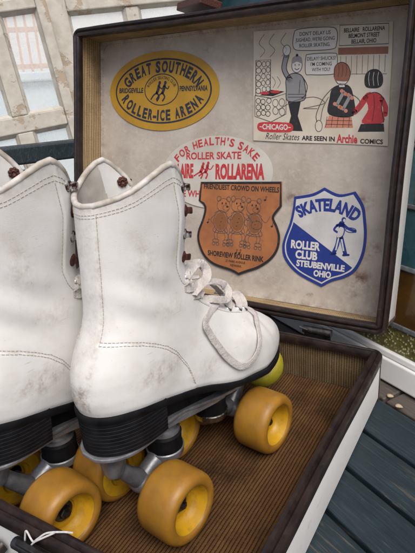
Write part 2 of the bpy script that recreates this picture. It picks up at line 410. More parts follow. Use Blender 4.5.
# dark brown wooden bracket hung over the panel
brk = thing('wooden_bracket', 'dark brown wooden bracket with a rusty foot above the top edge of the case lid', 'bracket', PO + BD * -.190 + pu * .45)
def bk(s_, h, e): return BD * s_ + pu * h - pn * e
m_ = MB()
vs = []
for h, hw in ((0.018, .030), (.05, .034), (.10, .036), (.195, .030)):
    for e, q in ((.004, -1), (.004, 1), (.038, 1), (.038, -1)): vs.append(bk(q * hw, h, e))
fs = [(0, 1, 2, 3), (12, 15, 14, 13)]
for j in range(3):
    for i in range(4): fs.append((j * 4 + i, j * 4 + (i + 1) % 4, j * 4 + 4 + (i + 1) % 4, j * 4 + 4 + i))
DARKWOOD = mottled('dark_brown_wood', (.055, .028, .020), (.10, .055, .04), 50, .5)
bevel(m_.add(vs, fs).build('body', DARKWOOD, brk, smooth=False), .003)
vs = [bk(a_, h, e) for e in (.002, .046) for h in (.004, .0178) for a_ in (-.044, .044)]
bevel(MB().add(vs, [(0, 1, 3, 2), (4, 6, 7, 5), (0, 4, 5, 1), (2, 3, 7, 6), (0, 2, 6, 4), (1, 5, 7, 3)]).build('foot', RUST, brk, smooth=False), .002)
vs = [bk(a_, h, e) for e in (.041, .044) for h in (.05, .10) for a_ in (-.012, .014)]
bevel(MB().add(vs, [(0, 1, 3, 2), (4, 6, 7, 5), (0, 4, 5, 1), (2, 3, 7, 6), (0, 2, 6, 4), (1, 5, 7, 3)]).build('plate', METAL_D, brk, smooth=False), .001)

# ------------------------------------------------------------------ old window sashes leaning behind the bench
SO = Vector((-.5551692, .39597239, 0)); SE1 = Vector((.63425678, .77312246, 0)); SE2 = Vector((-.10759785, .08827148, .99026807)); SN = Vector((-.76559849, .62808424, -.1391731))
def make_sash(label, x0, y0, ang, back, vlines, hlines, mw, stiles, cat='window sash'):
    """vlines/hlines: pane openings [(lo,hi)] in mm in the sash's own turned axes"""
    a = R_(ang); ex = SE1 * math.cos(a) + SE2 * math.sin(a); ey = -SE1 * math.sin(a) + SE2 * math.cos(a)
    org = SO + SE1 * x0 / 1000 + SE2 * y0 / 1000 + SN * back
    xl, xr = vlines[0][0] - stiles[0], vlines[-1][1] + stiles[1]; yb, yt = hlines[0][0] - stiles[2], hlines[-1][1] + stiles[3]
    root = thing('window_sash', label, cat, org + ex * (xl + xr) / 2000 + ey * yb / 1000, group='old window sashes leaning behind the bench')
    def P(x, y, z): return org + ex * x / 1000 + ey * y / 1000 - SN * z / 1000 - Vector(root.location)
    def bx(name, xa, xb, ya, yb_, za, zb, mat, bw=2.0):
        vs = [P(x, y, z) for z in (za, zb) for y in (ya, yb_) for x in (xa, xb)]
        o = MB().add(vs, [(0, 2, 3, 1), (4, 5, 7, 6), (0, 1, 5, 4), (2, 6, 7, 3), (0, 4, 6, 2), (1, 3, 7, 5)]).build(name, mat, root, smooth=False)
        if bw: bevel(o, bw / 1000, 2)
        return o
    bx('stile', xl, vlines[0][0], yb, yt, -18, 18, PEEL, 3); bx('stile', vlines[-1][1], xr, yb, yt, -18, 18, PEEL, 3)
    bx('rail', vlines[0][0], vlines[-1][1], yb, hlines[0][0], -17, 17, PEEL, 3); bx('rail', vlines[0][0], vlines[-1][1], hlines[-1][1], yt, -17, 17, PEEL, 3)
    for i in range(len(hlines) - 1): bx('muntin', vlines[0][0], vlines[-1][1], hlines[i][1], hlines[i + 1][0], -13, 13, PEEL, 3)
    for i in range(len(vlines) - 1):
        for j in range(len(hlines)): bx('muntin', vlines[i][1], vlines[i + 1][0], hlines[j][0] + .3, hlines[j][1] - .3, -12, 12, PEEL, 3)
    for (xa, xb) in vlines:
        for (ya, yb_) in hlines:
            bx('glass_pane', xa + .2, xb - .2, ya + .2, yb_ - .2, -3, 0, HAZY, 0)
            # putty bead round the pane
            t = 8
            m = MB()
            for (p, q, r_, s_) in ((xa, ya, xb, ya), (xb, ya, xb, yb_), (xb, yb_, xa, yb_), (xa, yb_, xa, ya)):
                cx, cy = (xa + xb) / 2, (ya + yb_) / 2
                def ins(x, y): return (x + (t if x < cx else -t), y + (t if y < cy else -t))
                u1, w1 = ins(p, q); u2, w2 = ins(r_, s_)
                m.add([P(p, q, 11), P(r_, s_, 11), P(u2, w2, .6), P(u1, w1, .6)], [(0, 1, 2, 3)])
            m.build('putty_bead', PEEL, root, smooth=False)
    return root
H1 = [(-835, -600), (-560, -315), (-275, -40), (0, 236)]
make_sash('peeling cream window sash nearest the left edge, its tall panes above and below the teal armrest', 43, 278, 6.4, 0.0,
          [(-260, -166), (-130, -38), (0, 90)], H1, 36, (60, 26, 70, 26))
tag(bpy.data.objects['window_sash'], 'peeling cream window sash at the left edge of the photo, behind the teal armrest', 'window sash', 'old window sashes leaning behind the bench')
make_sash('white window sash seen over the top edge of the lid, right of the other sash', 188, 474, 4.0, .05,
          [(0, 152), (188, 330), (366, 500)], [(-820, -620), (-590, -330), (-300, -30), (0, 52)], 36, (62, 40, 70, 60))

# added wall, fence and box standing in for glare and reflections in the panes
def far(dist, px): # horizontal direction through the window
    dv = Vector((-.76, .65, 0)).normalized(); return Vector((.527, -.492, 0)) + dv * dist + Vector((.65, .76, 0)) * px
fw_rot = math.atan2(.76, .65)
wl = MB().box((0, 0, 1.2), (9, .2, 3.3)).build('backdrop_wall', mottled('white_render', (.82, .80, .77), (.70, .69, .66), 4, .9), smooth=False)  # added bright backing so the panes look washed with light
wl.location = far(6.5, 0); wl.rotation_euler = (0, 0, fw_rot); tag(wl, 'added pale wall far behind the window glass that brightens its panes', 'wall')
fe = thing('backdrop_fence', 'orange fence of thin uprights added behind the left window pane for its orange pattern', 'fence', far(4.0, -.5) + Vector((0, 0, -.45)), fw_rot)
OR_ = mottled('faded_orange_paint', (.62, .30, .15), (.56, .26, .12), 20, .8)
for i in range(13): MB().box((.02 + i * .06, 0, .68), (.016, .016, 1.36)).build('picket', OR_, fe, smooth=False)
for z in (.95, 1.18): MB().box((.38, .025, z), (.80, .028, .03)).build('rail', OR_, fe, smooth=False)
pb_ = thing('backdrop_box', 'pale blue low box added behind the left window pane for its pale blue tone', 'backdrop', far(3.7, -.5) + Vector((0, 0, -.45)), fw_rot)
PB = mottled('pale_blue_paint', (.60, .70, .74), (.52, .63, .68), 6, .7)
bevel(MB().box((0, 0, .42), (2.6, .4, .84)).build('body', PB, pb_, smooth=False), .01)
bevel(MB().box((0, 0, .87), (2.7, .48, .055)).build('top_board', PB, pb_, smooth=False), .01)

# ------------------------------------------------------------------ SKATE CASE
HB = .0555; TH = .199; GAP = .0175
CROOT = Vector((W / 2, -D / 2, 0))
case = thing('skate_case', 'open white skate case with dark ribbed edges and stickers inside its lid', 'case', CROOT)
LU = Vector((0, math.sin(TH), math.cos(TH))); LM = Vector((0, math.cos(TH), -math.sin(TH))); LO = Vector((0, 0, HB + GAP))
def base3(x, y, z): return Vector((x, y - D, z)) - CROOT             # x 0..W, y 0..D (back)
def lid3(a, b, dep): return LO + Vector((a, 0, 0)) + LU * b + LM * dep - CROOT
def rrect(x0, y0, x1, y1, r, n=6):
    pts = []
    for (cx, cy, a0) in ((x1 - r, y0 + r, -90), (x1 - r, y1 - r, 0), (x0 + r, y1 - r, 90), (x0 + r, y0 + r, 180)):
        for i in range(n + 1):
            a = R_(a0 + 90 * i / n); pts.append((cx + r * math.cos(a), cy + r * math.sin(a)))
    # subdivide long sides
    out = []
    for i, p in enumerate(pts):
        q = pts[(i + 1) % len(pts)]; out.append(p)
        if math.hypot(q[0] - p[0], q[1] - p[1]) > .05:
            for k_ in range(1, 12): out.append((p[0] + (q[0] - p[0]) * k_ / 12, p[1] + (q[1] - p[1]) * k_ / 12))
    return out
def sweep(mb, f3, prof, r=.009, closed=False, mi=0, wob=0):
    rings = []
    for (off, h) in prof:
        ring = rrect(off, off, W - off, D - off, max(r - off, .0006))
        rings.append([f3(x + wob * math.sin(y * 31 + h * 50) , y + wob * math.sin(x * 27 + off * 90), h) for x, y in ring])
    n = len(rings[0]); vs = [p for rg in rings for p in rg]; fs = []
    J = len(rings)
    for j in range(J if closed else J - 1):
        jj = (j + 1) % J
        for i in range(n): fs.append((j * n + i, j * n + (i + 1) % n, jj * n + (i + 1) % n, jj * n + i))
    mb.add(vs, fs, mi); return rings
mmv = lambda l: [(a / 1000, b / 1000) for a, b in l]
# body of the base
m = MB(); rg = sweep(m, base3, [(.0, HB - .004), (.0, .004), (.0012, .001), (.004, 0.0)])
n = len(rg[0]); m.f.append(tuple(range(3 * n, 4 * n))); m.m.append(0)
m.build('body', CASEW, case)
# base lining: walls and floor with stripe coordinates
IW = .0055; FZ = .0043
def striped_wall(mb, f3, p0, p1, z0, z1, across):   # p0,p1 in plan
    L = math.hypot(p1[0] - p0[0], p1[1] - p0[1]); N = 30; K = 6
    vs = []; fs = []; uvs = []
    for i in range(N + 1):
        for j in range(K + 1):
            t = i / N; z = z0 + (z1 - z0) * j / K
            bow = .0007 * math.sin(t * 9 + j)
            dx, dy = (p1[0] - p0[0]) / L, (p1[1] - p0[1]) / L
            vs.append(f3(p0[0] + (p1[0] - p0[0]) * t - dy * bow, p0[1] + (p1[1] - p0[1]) * t + dx * bow, z))
    for i in range(N):
        for j in range(K):
            fs.append((i * (K + 1) + j, (i + 1) * (K + 1) + j, (i + 1) * (K + 1) + j + 1, i * (K + 1) + j + 1))
            q = [(i, j), (i + 1, j), (i + 1, j + 1), (i, j + 1)]
            if across: uvs.append([(L * a / N, (z1 - z0) * b / K) for a, b in q])
            else: uvs.append([((z1 - z0) * b / K, L * a / N) for a, b in q])
    mb.add(vs, fs, 0, uvs)
m = MB(); c0, c1, d0, d1 = IW, W - IW, IW, D - IW
striped_wall(m, base3, (c0, d1), (c1, d1), FZ, HB - .003, True); striped_wall(m, base3, (c1, d0), (c0, d0), FZ, HB - .002, True)
striped_wall(m, base3, (c0, d0), (c0, d1), FZ, HB - .002, True); striped_wall(m, base3, (c1, d1), (c1, d0), FZ, HB - .002, True)
m.build('wall_lining', LINING_BASE, case)
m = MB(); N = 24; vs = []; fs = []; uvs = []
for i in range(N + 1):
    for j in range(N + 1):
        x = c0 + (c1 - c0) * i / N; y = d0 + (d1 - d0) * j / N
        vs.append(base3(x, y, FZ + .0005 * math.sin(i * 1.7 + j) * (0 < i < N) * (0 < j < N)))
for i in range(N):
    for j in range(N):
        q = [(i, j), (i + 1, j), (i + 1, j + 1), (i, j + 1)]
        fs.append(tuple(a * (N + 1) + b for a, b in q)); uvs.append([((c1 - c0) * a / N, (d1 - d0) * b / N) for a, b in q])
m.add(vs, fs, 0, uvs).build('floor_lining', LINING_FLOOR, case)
# ribbed binding of the base
RPROF = mmv([(a_, b_ - 2.4) for a_, b_ in [(-1.3, -8), (-1.7, -3), (-1.4, .4), (.2, 2.2), (2.2, 2.4), (3.4, 1.2), (4.0, .6), (4.7, 1.5), (5.8, 3.1), (7.6, 3.4), (9.2, 2.6), (10.0, .6), (10.3, -2), (10.0, -5), (6.2, -6), (1.0, -8.2)]])
m = MB(); sweep(m, lambda x, y, h: base3(x, y, HB + h), RPROF, closed=True, wob=.0004); m.build('base_binding', RIM, case)
# metal corner caps on upright corners
def corner_caps(f3, corners, z0, z1):
    for (cx, cy, a0) in corners:
        m = MB(); vs = []; fs = []; r = .0098
        for i in range(-2, 9):
            a = R_(a0 + 90 * min(max(i, 0), 6) / 6); x, y = cx + r * math.cos(a), cy + r * math.sin(a)
            if i < 0: a1 = R_(a0); x += -math.sin(a1) * i * -.0008 * -1; y += math.cos(a1) * i * .0008
            if i > 6: a1 = R_(a0 + 90); x += -math.sin(a1) * (i - 6) * .0008; y += math.cos(a1) * (i - 6) * .0008
            for z in (z0, z1): vs.append(f3(x, y, z))
        for i in range(10): fs.append((2 * i, 2 * i + 2, 2 * i + 3, 2 * i + 1))
        m.add(vs, fs); m.build('corner_cap', CAPM, case)
q = .009
CC = [(W - q, q, -90), (W - q, D - q, 0), (q, D - q, 90), (q, q, 180)]
corner_caps(base3, CC, .001, HB - .008)
# lid (same outline: b from 0 hinge to D; depth behind rim)
LDEP = .0505
m = MB(); rg = sweep(m, lid3, [(0, .004), (0, LDEP + .0005), (.0012, LDEP + .002), (.004, LDEP + .0028)]); n = len(rg[0]); m.f.append(tuple(range(3 * n, 4 * n))); m.m.append(0)
m.build('lid', CASEW, case)
m = MB(); sweep(m, lambda x, y, h: lid3(x, y, -h), RPROF, closed=True, wob=.0004); m.build('lid_binding', RIM, case)
corner_caps(lid3, CC, .008, LDEP + .001)
m = MB()
striped_wall(m, lid3, (c0, d1), (c1, d1), .002, LDEP - .0002, False); striped_wall(m, lid3, (c1, d0), (c0, d0), .002, LDEP - .0002, False)
striped_wall(m, lid3, (c0, d0), (c0, d1), .002, LDEP - .0002, False); striped_wall(m, lid3, (c1, d1), (c1, d0), .002, LDEP - .0002, False)
m.build('lid_lining', LINING_LID, case)
# stained paper panel at the back of the lid; the paper turns up at its edges
m = MB(); NX, NY = 60, 48; vs = []; fs = []; dirt = []
for i in range(NX + 1):
    for j in range(NY + 1):
        a = c0 + (c1 - c0) * i / NX; b = d0 + (d1 - d0) * j / NY
        ed = min(a - c0, c1 - a, b - d0, d1 - b)
        e = .0045 * max(0, 1 - ed / .006) ** 2 + .00035 * math.sin(a * 40 + 3 * math.sin(b * 33)) * (ed > .01)
        vs.append(lid3(a, b, LDEP - .0006 - e * .6))
        sp = [(.301, .130, .013), (.386, .132, .013), (.388, .045, .02), (.40, .08, .012), (.385, .030, .014), (.06, .29, .010), (.105, .302, .004)]
        dv_ = max([max(0, 1 - math.hypot(a - x, b - y) / r) for x, y, r in sp] + [max(0, 1 - ed / .009) * .5, .2 * max(0, (a - .30) / .13) * max(0, 1 - b / .25)])
        dirt.append(min(1, dv_ * 1.3))
for i in range(NX):
    for j in range(NY): fs.append((i * (NY + 1) + j, (i + 1) * (NY + 1) + j, (i + 1) * (NY + 1) + j + 1, i * (NY + 1) + j + 1))
o = m.add(vs, fs).build('lid_panel', PANEL, case)
at = o.data.attributes.new('dirt', 'FLOAT', 'POINT'); at.data.foreach_set('value', dirt)
# cloth flap along the bottom of the lid
# seam of stitches round the panel
m = MB()
path = rrect(c0 + .0035, d0 + .0025, c1 - .003, d1 - .0035, .012, 8)
for i in range(len(path)):
    p, q_ = path[i], path[(i + 1) % len(path)]; L = math.hypot(q_[0] - p[0], q_[1] - p[1]); nn = max(1, int(L / .004))
    for k_ in range(nn):
        t0, t1 = k_ / nn, (k_ + .6) / nn
        m.tube([lid3(p[0] + (q_[0] - p[0]) * t, p[1] + (q_[1] - p[1]) * t, LDEP - .0016) for t in (t0, t1)], .00045, 5)
m.build('panel_seam', mottled('tan_thread', (.36, .27, .17), (.2, .14, .09), 300, .9), case)
# hinges between lid and base
for hx in (.075, .359):
    m = MB()
    m.tube([base3(hx - .016, D + .001, HB + .0075), base3(hx + .016, D + .001, HB + .0075)], .0042, 12)
    for q in (-.0052, .0052): m.tube([base3(hx + q - .0002, D + .001, HB + .0075), base3(hx + q + .0002, D + .001, HB + .0075)], .0045, 12)
    m.box(base3(hx, D + .0019, HB - .006), (.030, .0012, .024)); m.box(base3(hx, D + .014, HB + GAP - .0032), (.030, .022, .0014), Matrix.Rotation(-TH, 3, 'X'))
    h_ = m.build('hinge', METAL_D, case)
    MB().tube([base3(hx - .019, D - .0015, HB + .0105), base3(hx - .009, D - .0035, HB + .0095)], .0016, 8).build('hinge_pin', CHROME, h_)
# front catches
for lx in (.10, .285):
    m = MB()
    m.box(base3(lx, -.0035, HB - .019), (.036, .004, .020)); m.box(base3(lx, -.0065, HB - .012), (.024, .004, .015), Matrix.Rotation(R_(10), 3, 'X'))
    m.tube([base3(lx - .017, -.0062, HB - .010), base3(lx + .017, -.0062, HB - .010)], .0042, 12)
    bevel(m.build('catch', METAL_D, case), .0008)
# carrying handle at the front
hp = smoothpath([base3(.155, -.002, HB - .028), base3(.158, -.016, HB - .032), base3(.175, -.022, HB - .034), base3(.225, -.022, HB - .034), base3(.242, -.016, HB - .032), base3(.245, -.002, HB - .028)], 8)
MB().tube(hp, .0055, 10).build('carry_handle', RIM, case)

# ------------------------------------------------------------------ STICKERS
class Art:
    """flat art in a sticker's own millimetres, laid on the lid panel"""
    def __init__(s, parent_name, label, ca, cb, rot, base_poly, mat, e0=1.15, thick=.5, warp=None):
        s.ca, s.cb, s.r, s.e = ca, cb, R_(rot), e0 + thick; s.warp = warp; s.layer = 0
        m = MB(); n = len(base_poly)
        front = [s.pt(x, y, 0) for x, y in base_poly]; back = [s.pt(x, y, -thick) for x, y in base_poly]
        tri = tessellate_polygon([[Vector((x, y, 0)) for x, y in base_poly]])
        m.add(front + back, [tuple(t) for t in tri] + [(i, (i + 1) % n, n + (i + 1) % n, n + i) for i in range(n)])
        s.o = m.build(parent_name, mat, case, smooth=False); s.o['label'] = label
        s.parts = {}
    def pt(s, x, y, de):
        if s.warp: x, y = s.warp(x, y)
        c, d = math.cos(s.r), math.sin(s.r)
        a = s.ca + c * x - d * y; b = s.cb + d * x + c * y
        return lid3(a / 1000, b / 1000, LDEP - (s.e + de) / 1000)
    def mb(s, name, mat):
        k_ = (name, mat.name)
        if k_ not in s.parts: s.parts[k_] = (MB(), mat)
        return s.parts[k_][0]
    def poly(s, name, mat, pts, lv=1):
        tri = tessellate_polygon([[Vector((x, y, 0)) for x, y in pts]])
        s.mb(name, mat).add([s.pt(x, y, .07 * lv) for x, y in pts], [tuple(t) for t in tri])
    def line(s, name, mat, pts, wd, lv=2, closed=False):
        n = len(pts); L = []; Rr = []
        for i in range(n):
            p = pts[i]; a = pts[i - 1] if (i > 0 or closed) else p; b = pts[(i + 1) % n] if (i < n - 1 or closed) else p
            dx, dy = b[0] - a[0], b[1] - a[1]; l = math.hypot(dx, dy) or 1
            nx, ny = -dy / l * wd / 2, dx / l * wd / 2; L.append((p[0] + nx, p[1] + ny)); Rr.append((p[0] - nx, p[1] - ny))
        vs = [s.pt(x, y, .07 * lv) for x, y in L + Rr]
        s.mb(name, mat).add(vs, [(i, (i + 1) % n, n + (i + 1) % n, n + i) for i in range(n if closed else n - 1)])
    def text(s, name, mat, body, x, y, size, wid=None, bold=0.0, arc=None, align='C', shear=0.0, lv=3):
        cu_ = bpy.data.curves.new('t', 'FONT'); cu_.body = body; cu_.size = 1.0; cu_.offset = bold; cu_.fill_mode = 'FRONT'; cu_.shear = shear; cu_.resolution_u = 3
        ob = bpy.data.objects.new('t', cu_); COL.objects.link(ob); dg = bpy.context.evaluated_depsgraph_get(); dg.update()
        me = bpy.data.meshes.new_from_object(ob.evaluated_get(dg)); bpy.data.objects.remove(ob); bpy.data.curves.remove(cu_)
        vs = [(v_.co.x, v_.co.y) for v_ in me.vertices]; fs = [tuple(p.vertices) for p in me.polygons]; bpy.data.meshes.remove(me)
        x0, x1 = min(p[0] for p in vs), max(p[0] for p in vs); h = .69
        sx = (wid / (x1 - x0)) if wid else size / h; sy = size / h; mid = (x0 + x1) / 2 if align == 'C' else x0
        out = []
        for px, py in vs:
            X, Y = (px - mid) * sx, py * sy
            if arc:
                cx, cy, rr, up_ = arc
                if up_: t = X / rr; out.append((cx + (rr + Y) * math.sin(t), cy + (rr + Y) * math.cos(t)))
                else: t = X / rr; out.append((cx + (rr - Y) * math.sin(t), cy - (rr - Y) * math.cos(t)))
            else: out.append((x + X, y + Y))
        s.mb(name, mat).add([s.pt(a, b, .07 * lv) for a, b in out], fs)
    def done(s):
        for (nm, _), (m, mat) in s.parts.items(): m.build(nm, mat, s.o, smooth=False)
def ell(cx, cy, rx, ry, n=48, a0=0, a1=360):
    full = abs(a1 - a0) >= 360
    return [(cx + rx * math.cos(R_(a0 + (a1 - a0) * i / (n if full else n - 1))), cy + ry * math.sin(R_(a0 + (a1 - a0) * i / (n if full else n - 1)))) for i in range(n)]
def ppath(pts, per=6, closed=True): return [(p.x, p.y) for p in smoothpath([(x, y, 0) for x, y in pts], per, closed)]
def limb(A, mat, pts, wd, name='emblem', lv=2):
    A.line(name, mat, ppath(pts, 5, False), wd, lv)
    for p in (pts[0], pts[-1]): A.poly(name, mat, ell(p[0], p[1], wd / 2, wd / 2, 10), lv)

# mustard oval
A = Art('oval_sticker', 'mustard yellow oval sticker reading Great Southern Roller-Ice Arena', 109, 260, -1.9, ell(0, 0, 87.5, 50, 72), P_YEL)
A.line('border', INK_NAVY, ell(0, 0, 76, 40, 72), 2.2, 2, True)
A.line('border', INK_NAVY, ell(0, 2, 27, 19.5, 48), 1.3, 2, True)
def oarc(a, b): return lambda: None
def text_on_ellipse(A, name, mat, body, rx, ry, cy, size, span, top, bold):
    # split on characters and set each on the ellipse by angle
    n_ = len(body); 
    wts = [.45 if ch in " I-'" else (.9 if ch in 'MW' else 1.0 if ch in 'GOQ' else .8) * 1.0 for ch in body]
    if True: wts = [max(.42, x_) for x_ in wts]
    tot = sum(wts); acc = 0
    # arc length table
    tb = []; L = 0; prev = None
    for i in range(721):
        t = -90 + 180 * i / 720
        p = (rx * math.sin(R_(t)), ry * math.cos(R_(t)))
        if prev: L += math.hypot(p[0] - prev[0], p[1] - prev[1])
        prev = p; tb.append((L, t))
    half = tb[360][0]
    for ch, wt in zip(body, wts):
        pos = (acc + wt / 2) / tot * span - span / 2; acc += wt
        if ch == ' ': continue
        t = min(tb, key=lambda q_: abs(q_[0] - half - pos))[1]
        x, y = rx * math.sin(R_(t)), ry * math.cos(R_(t))
        nx, ny = x / rx ** 2, y / ry ** 2; l = math.hypot(nx, ny); nx /= l; ny /= l
        cw = wt / tot * span * .80
        before = A.mb(name, mat); i0 = len(before.v)
        if top: bx_, by_, rt = x - nx * size / 2, cy + y - ny * size / 2, math.atan2(-nx, ny)
        else: bx_, by_, rt = x - nx * -size / 2 * 1, cy - y, 0
        if not top:
            nx2, ny2 = nx, -ny; rt = math.atan2(nx2, -ny2); bx_, by_ = x + nx2 * size / 2, cy - y + ny2 * size / 2
        sav = A.warp
        c_, s_ = math.cos(rt), math.sin(rt)
        A.warp = lambda X, Y, bx_=bx_, by_=by_, c_=c_, s_=s_: ((bx_ + c_ * X - s_ * Y), (by_ + s_ * X + c_ * Y))
        A.text(name, mat, ch, 0, 0, size, wid=(cw if ch not in "I-'" else None) if ch not in "I-'" else size * (.22 if ch != '-' else .45), bold=bold)
        A.warp = sav
text_on_ellipse(A, 'lettering', INK_NAVY, 'GREAT SOUTHERN', 61, 30.5, 0, 13, 134, True, .045)
text_on_ellipse(A, 'lettering', INK_NAVY, 'ROLLER-ICE ARENA', 62, 30.5, 0, 12.5, 138, False, .045)
A.text('lettering', INK_NAVY, 'BRIDGEVILLE', -50, -1.5, 6.0, 41, .035); A.text('lettering', INK_NAVY, 'PENNSYLVANIA', 50, 0, 6.0, 42, .035)
text_on_ellipse(A, 'lettering', INK_NAVY, 'ROLLER SKATING CLUB', 22.5, 15, 2, 3.8, 52, True, .012)
for dx in (-4, 5):
    A.poly('emblem', INK_NAVY, ell(dx + 1, 10.5, 2.1, 2.4, 14), 2)
    limb(A, INK_NAVY, [(dx, 7), (dx - 1, 2), (dx - 3, -2)], 4.2); limb(A, INK_NAVY, [(dx - 3, -2), (dx + 1, -7), (dx - 2, -12)], 2.2); limb(A, INK_NAVY, [(dx - 3, -2), (dx - 8, -5), (dx - 12, -10)], 2.0)
    limb(A, INK_NAVY, [(dx, 6), (dx + 5, 3), (dx + 7, 6)], 1.6)
A.done()

# comic advertisement: plain stand-in figures, the printed words as they are
CW, CH = 151, 119
A = Art('comic_sticker', 'cream printed advertisement sticker with red Chicago pill and speech bubbles', 246.6, 197.2, -2.1, [(0, 0), (50, -.5), (100, .2), (151, 0), (150.6, 40), (151.2, 90), (151, 119), (100, 119.6), (50, 118.8), (0, 119)], P_CREAM, warp=lambda x, y: (x * 1.045 - y * .099, y * 1.035))
L_ = INK_LINE
# stone chimney and fire box
def stones(x0, y0, x1, y1, nx, ny, mat=INK_LINE):
    for i in range(nx):
        for j in range(ny):
            cx = x0 + (x1 - x0) * (i + .5 + random.uniform(-.12, .12)) / nx; cy = y0 + (y1 - y0) * (j + .5 + random.uniform(-.1, .1)) / ny
            A.line('drawing', mat, ell(cx, cy, (x1 - x0) / nx * .46, (y1 - y0) / ny * .44, 10, random.uniform(0, 90), random.uniform(0, 90) + 360), .7, 2, True)
A.line('drawing', L_, [(3, 50), (3, 88), (21, 88), (21, 54)], .9); stones(3, 52, 10, 87, 1, 5, INK_K); stones(10, 54, 21, 87, 2, 5)
A.line('drawing', L_, [(2, 50), (22, 47), (40, 52), (40, 30), (22, 21), (2, 27), (2, 50)], .9); stones(3, 27, 22, 47, 3, 3, INK_K); stones(24, 28, 39, 47, 2, 2)
A.poly('drawing', INK_K, [(8, 50), (24, 49), (38, 54), (22, 56)], 1)
A.poly('drawing', INK_RED, ell(14, 52.5, 6, 1.6, 16), 2); A.poly('drawing', INK_RED, ell(27, 53.8, 6, 1.6, 16), 2)
for x in (8, 20, 34): A.line('drawing', L_, ppath([(x, 91), (x + 6, 98), (x - 1, 106), (x + 5, 115)], 5, False), .5)
for x in (24, 30): A.line('drawing', L_, ppath([(x, 58), (x + 3, 64), (x - 1, 70)], 5, False), .5)
# speech bubbles
b1 = ppath([(48, 99), (48, 113), (54, 118), (86, 118), (95, 114), (95, 101), (90, 96), (60, 96)], 6)
A.poly('drawing', INK_W, b1, 1); A.line('drawing', L_, b1, .8, 2, True)
b2 = ppath([(62, 73), (62, 89), (66, 92), (92, 92), (96, 89), (96, 76), (92, 71), (68, 71)], 6)
A.poly('drawing', INK_W, b2, 1); A.line('drawing', L_, b2, .8, 2, True)
for i, t in enumerate(["DON'T DELAY US", "JUGHEAD, WE'RE GOING", "ROLLER SKATING."]): A.text('lettering', INK_K, t, 71.5, 111.0 - i * 5.9, 3.7, (34, 43, 34)[i], .006)
for i, t in enumerate(["DELAY? SHUCKS!", "I'M COMING", "WITH YOU!"]): A.text('lettering', INK_K, t, 79, 85.5 - i * 5.6, 3.6, (31, 23, 20)[i], .006)
# header box
A.line('drawing', L_, [(98, 99), (98, 119), (147, 117.5), (147.5, 98.5)], .8, 2, True)
for i, t in enumerate(["BELLAIRE   ROLLARENA", "BELMONT STREET", "BELLAIR, OHIO"]): A.text('lettering', INK_K, t, 123, 111.6 - i * 5.6, 3.9, (41, 31, 25)[i], .022)
A.poly('drawing', INK_BROWN, [(97, 90), (97, 97), (147.5, 96), (147.5, 89)], 1)
for i in range(9): A.line('drawing', L_, [(100 + i * 5.6, 88.5), (100 + i * 5.6, 70 + (i % 3))], .45)
A.line('drawing', L_, [(99, 71), (147, 70)], .5)
# three plain stand-in figures (no likeness): heads are blank discs
limb(A, INK_GREY, [(44, 66), (37, 78), (40, 92)], 6, 'drawing', 1); A.poly('drawing', INK_W, ell(40, 97, 4.5, 5.5, 16), 2); A.line('drawing', L_, ell(40, 97, 4.5, 5.5, 16), .7, 3, True)
A.poly('drawing', INK_GREY, ppath([(40, 68), (48, 73), (58, 70), (62, 58), (61, 45), (42, 44), (40, 56)], 5), 1)
A.poly('drawing', INK_K, [(42, 43), (57, 43), (54, 28), (60, 12), (48, 12), (42, 14), (46, 28)], 1)
A.poly('drawing', INK_W, ell(52, 81, 6, 7.5, 20), 2); A.line('drawing', L_, ell(52, 81, 6, 7.5, 20), .8, 3, True)
A.poly('drawing', INK_GREY, ppath([(46, 83), (47, 89), (52, 91), (57, 89), (58, 83), (52, 85)], 4), 4); A.poly('drawing', INK_K, ell(52, 91.5, 1.5, 1.5, 10), 4)
for x in (50, 54.5): A.poly('drawing', INK_K, ell(x, 81.5, .6, .9, 8), 4)
A.line('drawing', INK_K, ppath([(49.5, 78), (52, 76.6), (54.8, 78)], 4, False), .7, 4)
A.line('drawing', INK_K, ppath([(40, 68), (48, 73), (58, 70), (62, 58), (61, 45), (42, 44), (40, 56)], 5), .8, 3, True); A.line('drawing', INK_K, ppath([(41, 66), (34.5, 78), (37, 92)], 5, False), .8, 3); A.line('drawing', INK_K, ppath([(47, 67), (40, 78), (43, 92)], 5, False), .8, 3)
for y in (48, 51): A.line('drawing', INK_K, [(42, y), (61, y)], .5, 3)
A.line('drawing', INK_K, [(56, 66), (55, 52)], .6, 3); A.line('drawing', INK_K, ppath([(58, 70), (64, 60), (62, 50), (58, 47)], 5, False), .9, 2)
A.line('drawing', L_, ppath([(30, 34), (50, 44), (72, 48), (84, 42), (70, 38), (60, 36), (76, 36)], 5, False), .7)
A.poly('drawing', INK_K, ppath([(93, 58), (108, 60), (114, 50), (115, 29), (89, 30), (89, 46)], 4), 1)
A.line('drawing', L_, ppath([(92, 57), (82, 46), (75, 30), (76, 22)], 5, False), .9); A.line('drawing', L_, ppath([(88, 48), (82, 36), (80, 24)], 5, False), .8)
A.line('drawing', L_, ell(78, 18, 4, 6, 14), .7, 2, True)
A.poly('drawing', INK_OR, [(89, 29), (113, 28), (115, 17), (84, 16)], 1)
for i in range(5): A.line('drawing', INK_K, [(87 + i * 6, 28), (85.5 + i * 6.2, 17)], .5, 2)
for y in (20, 24): A.line('drawing', INK_K, [(86, y), (114, y)], .5, 2)
A.poly('drawing', INK_W, ell(102, 70, 8, 10, 24), 2); A.line('drawing', L_, ell(102, 70, 8, 10, 24), .8, 3, True)
A.poly('drawing', INK_BROWN, ppath([(93.5, 68), (94, 78), (100, 82.5), (107, 80), (110.5, 72), (109, 65), (105, 63.5), (99, 64), (95, 65)], 5), 4)
A.line('drawing', INK_K, ppath([(93.5, 68), (94, 78), (100, 82.5), (107, 80), (110.5, 72), (109, 65)], 5, False), .7, 5)
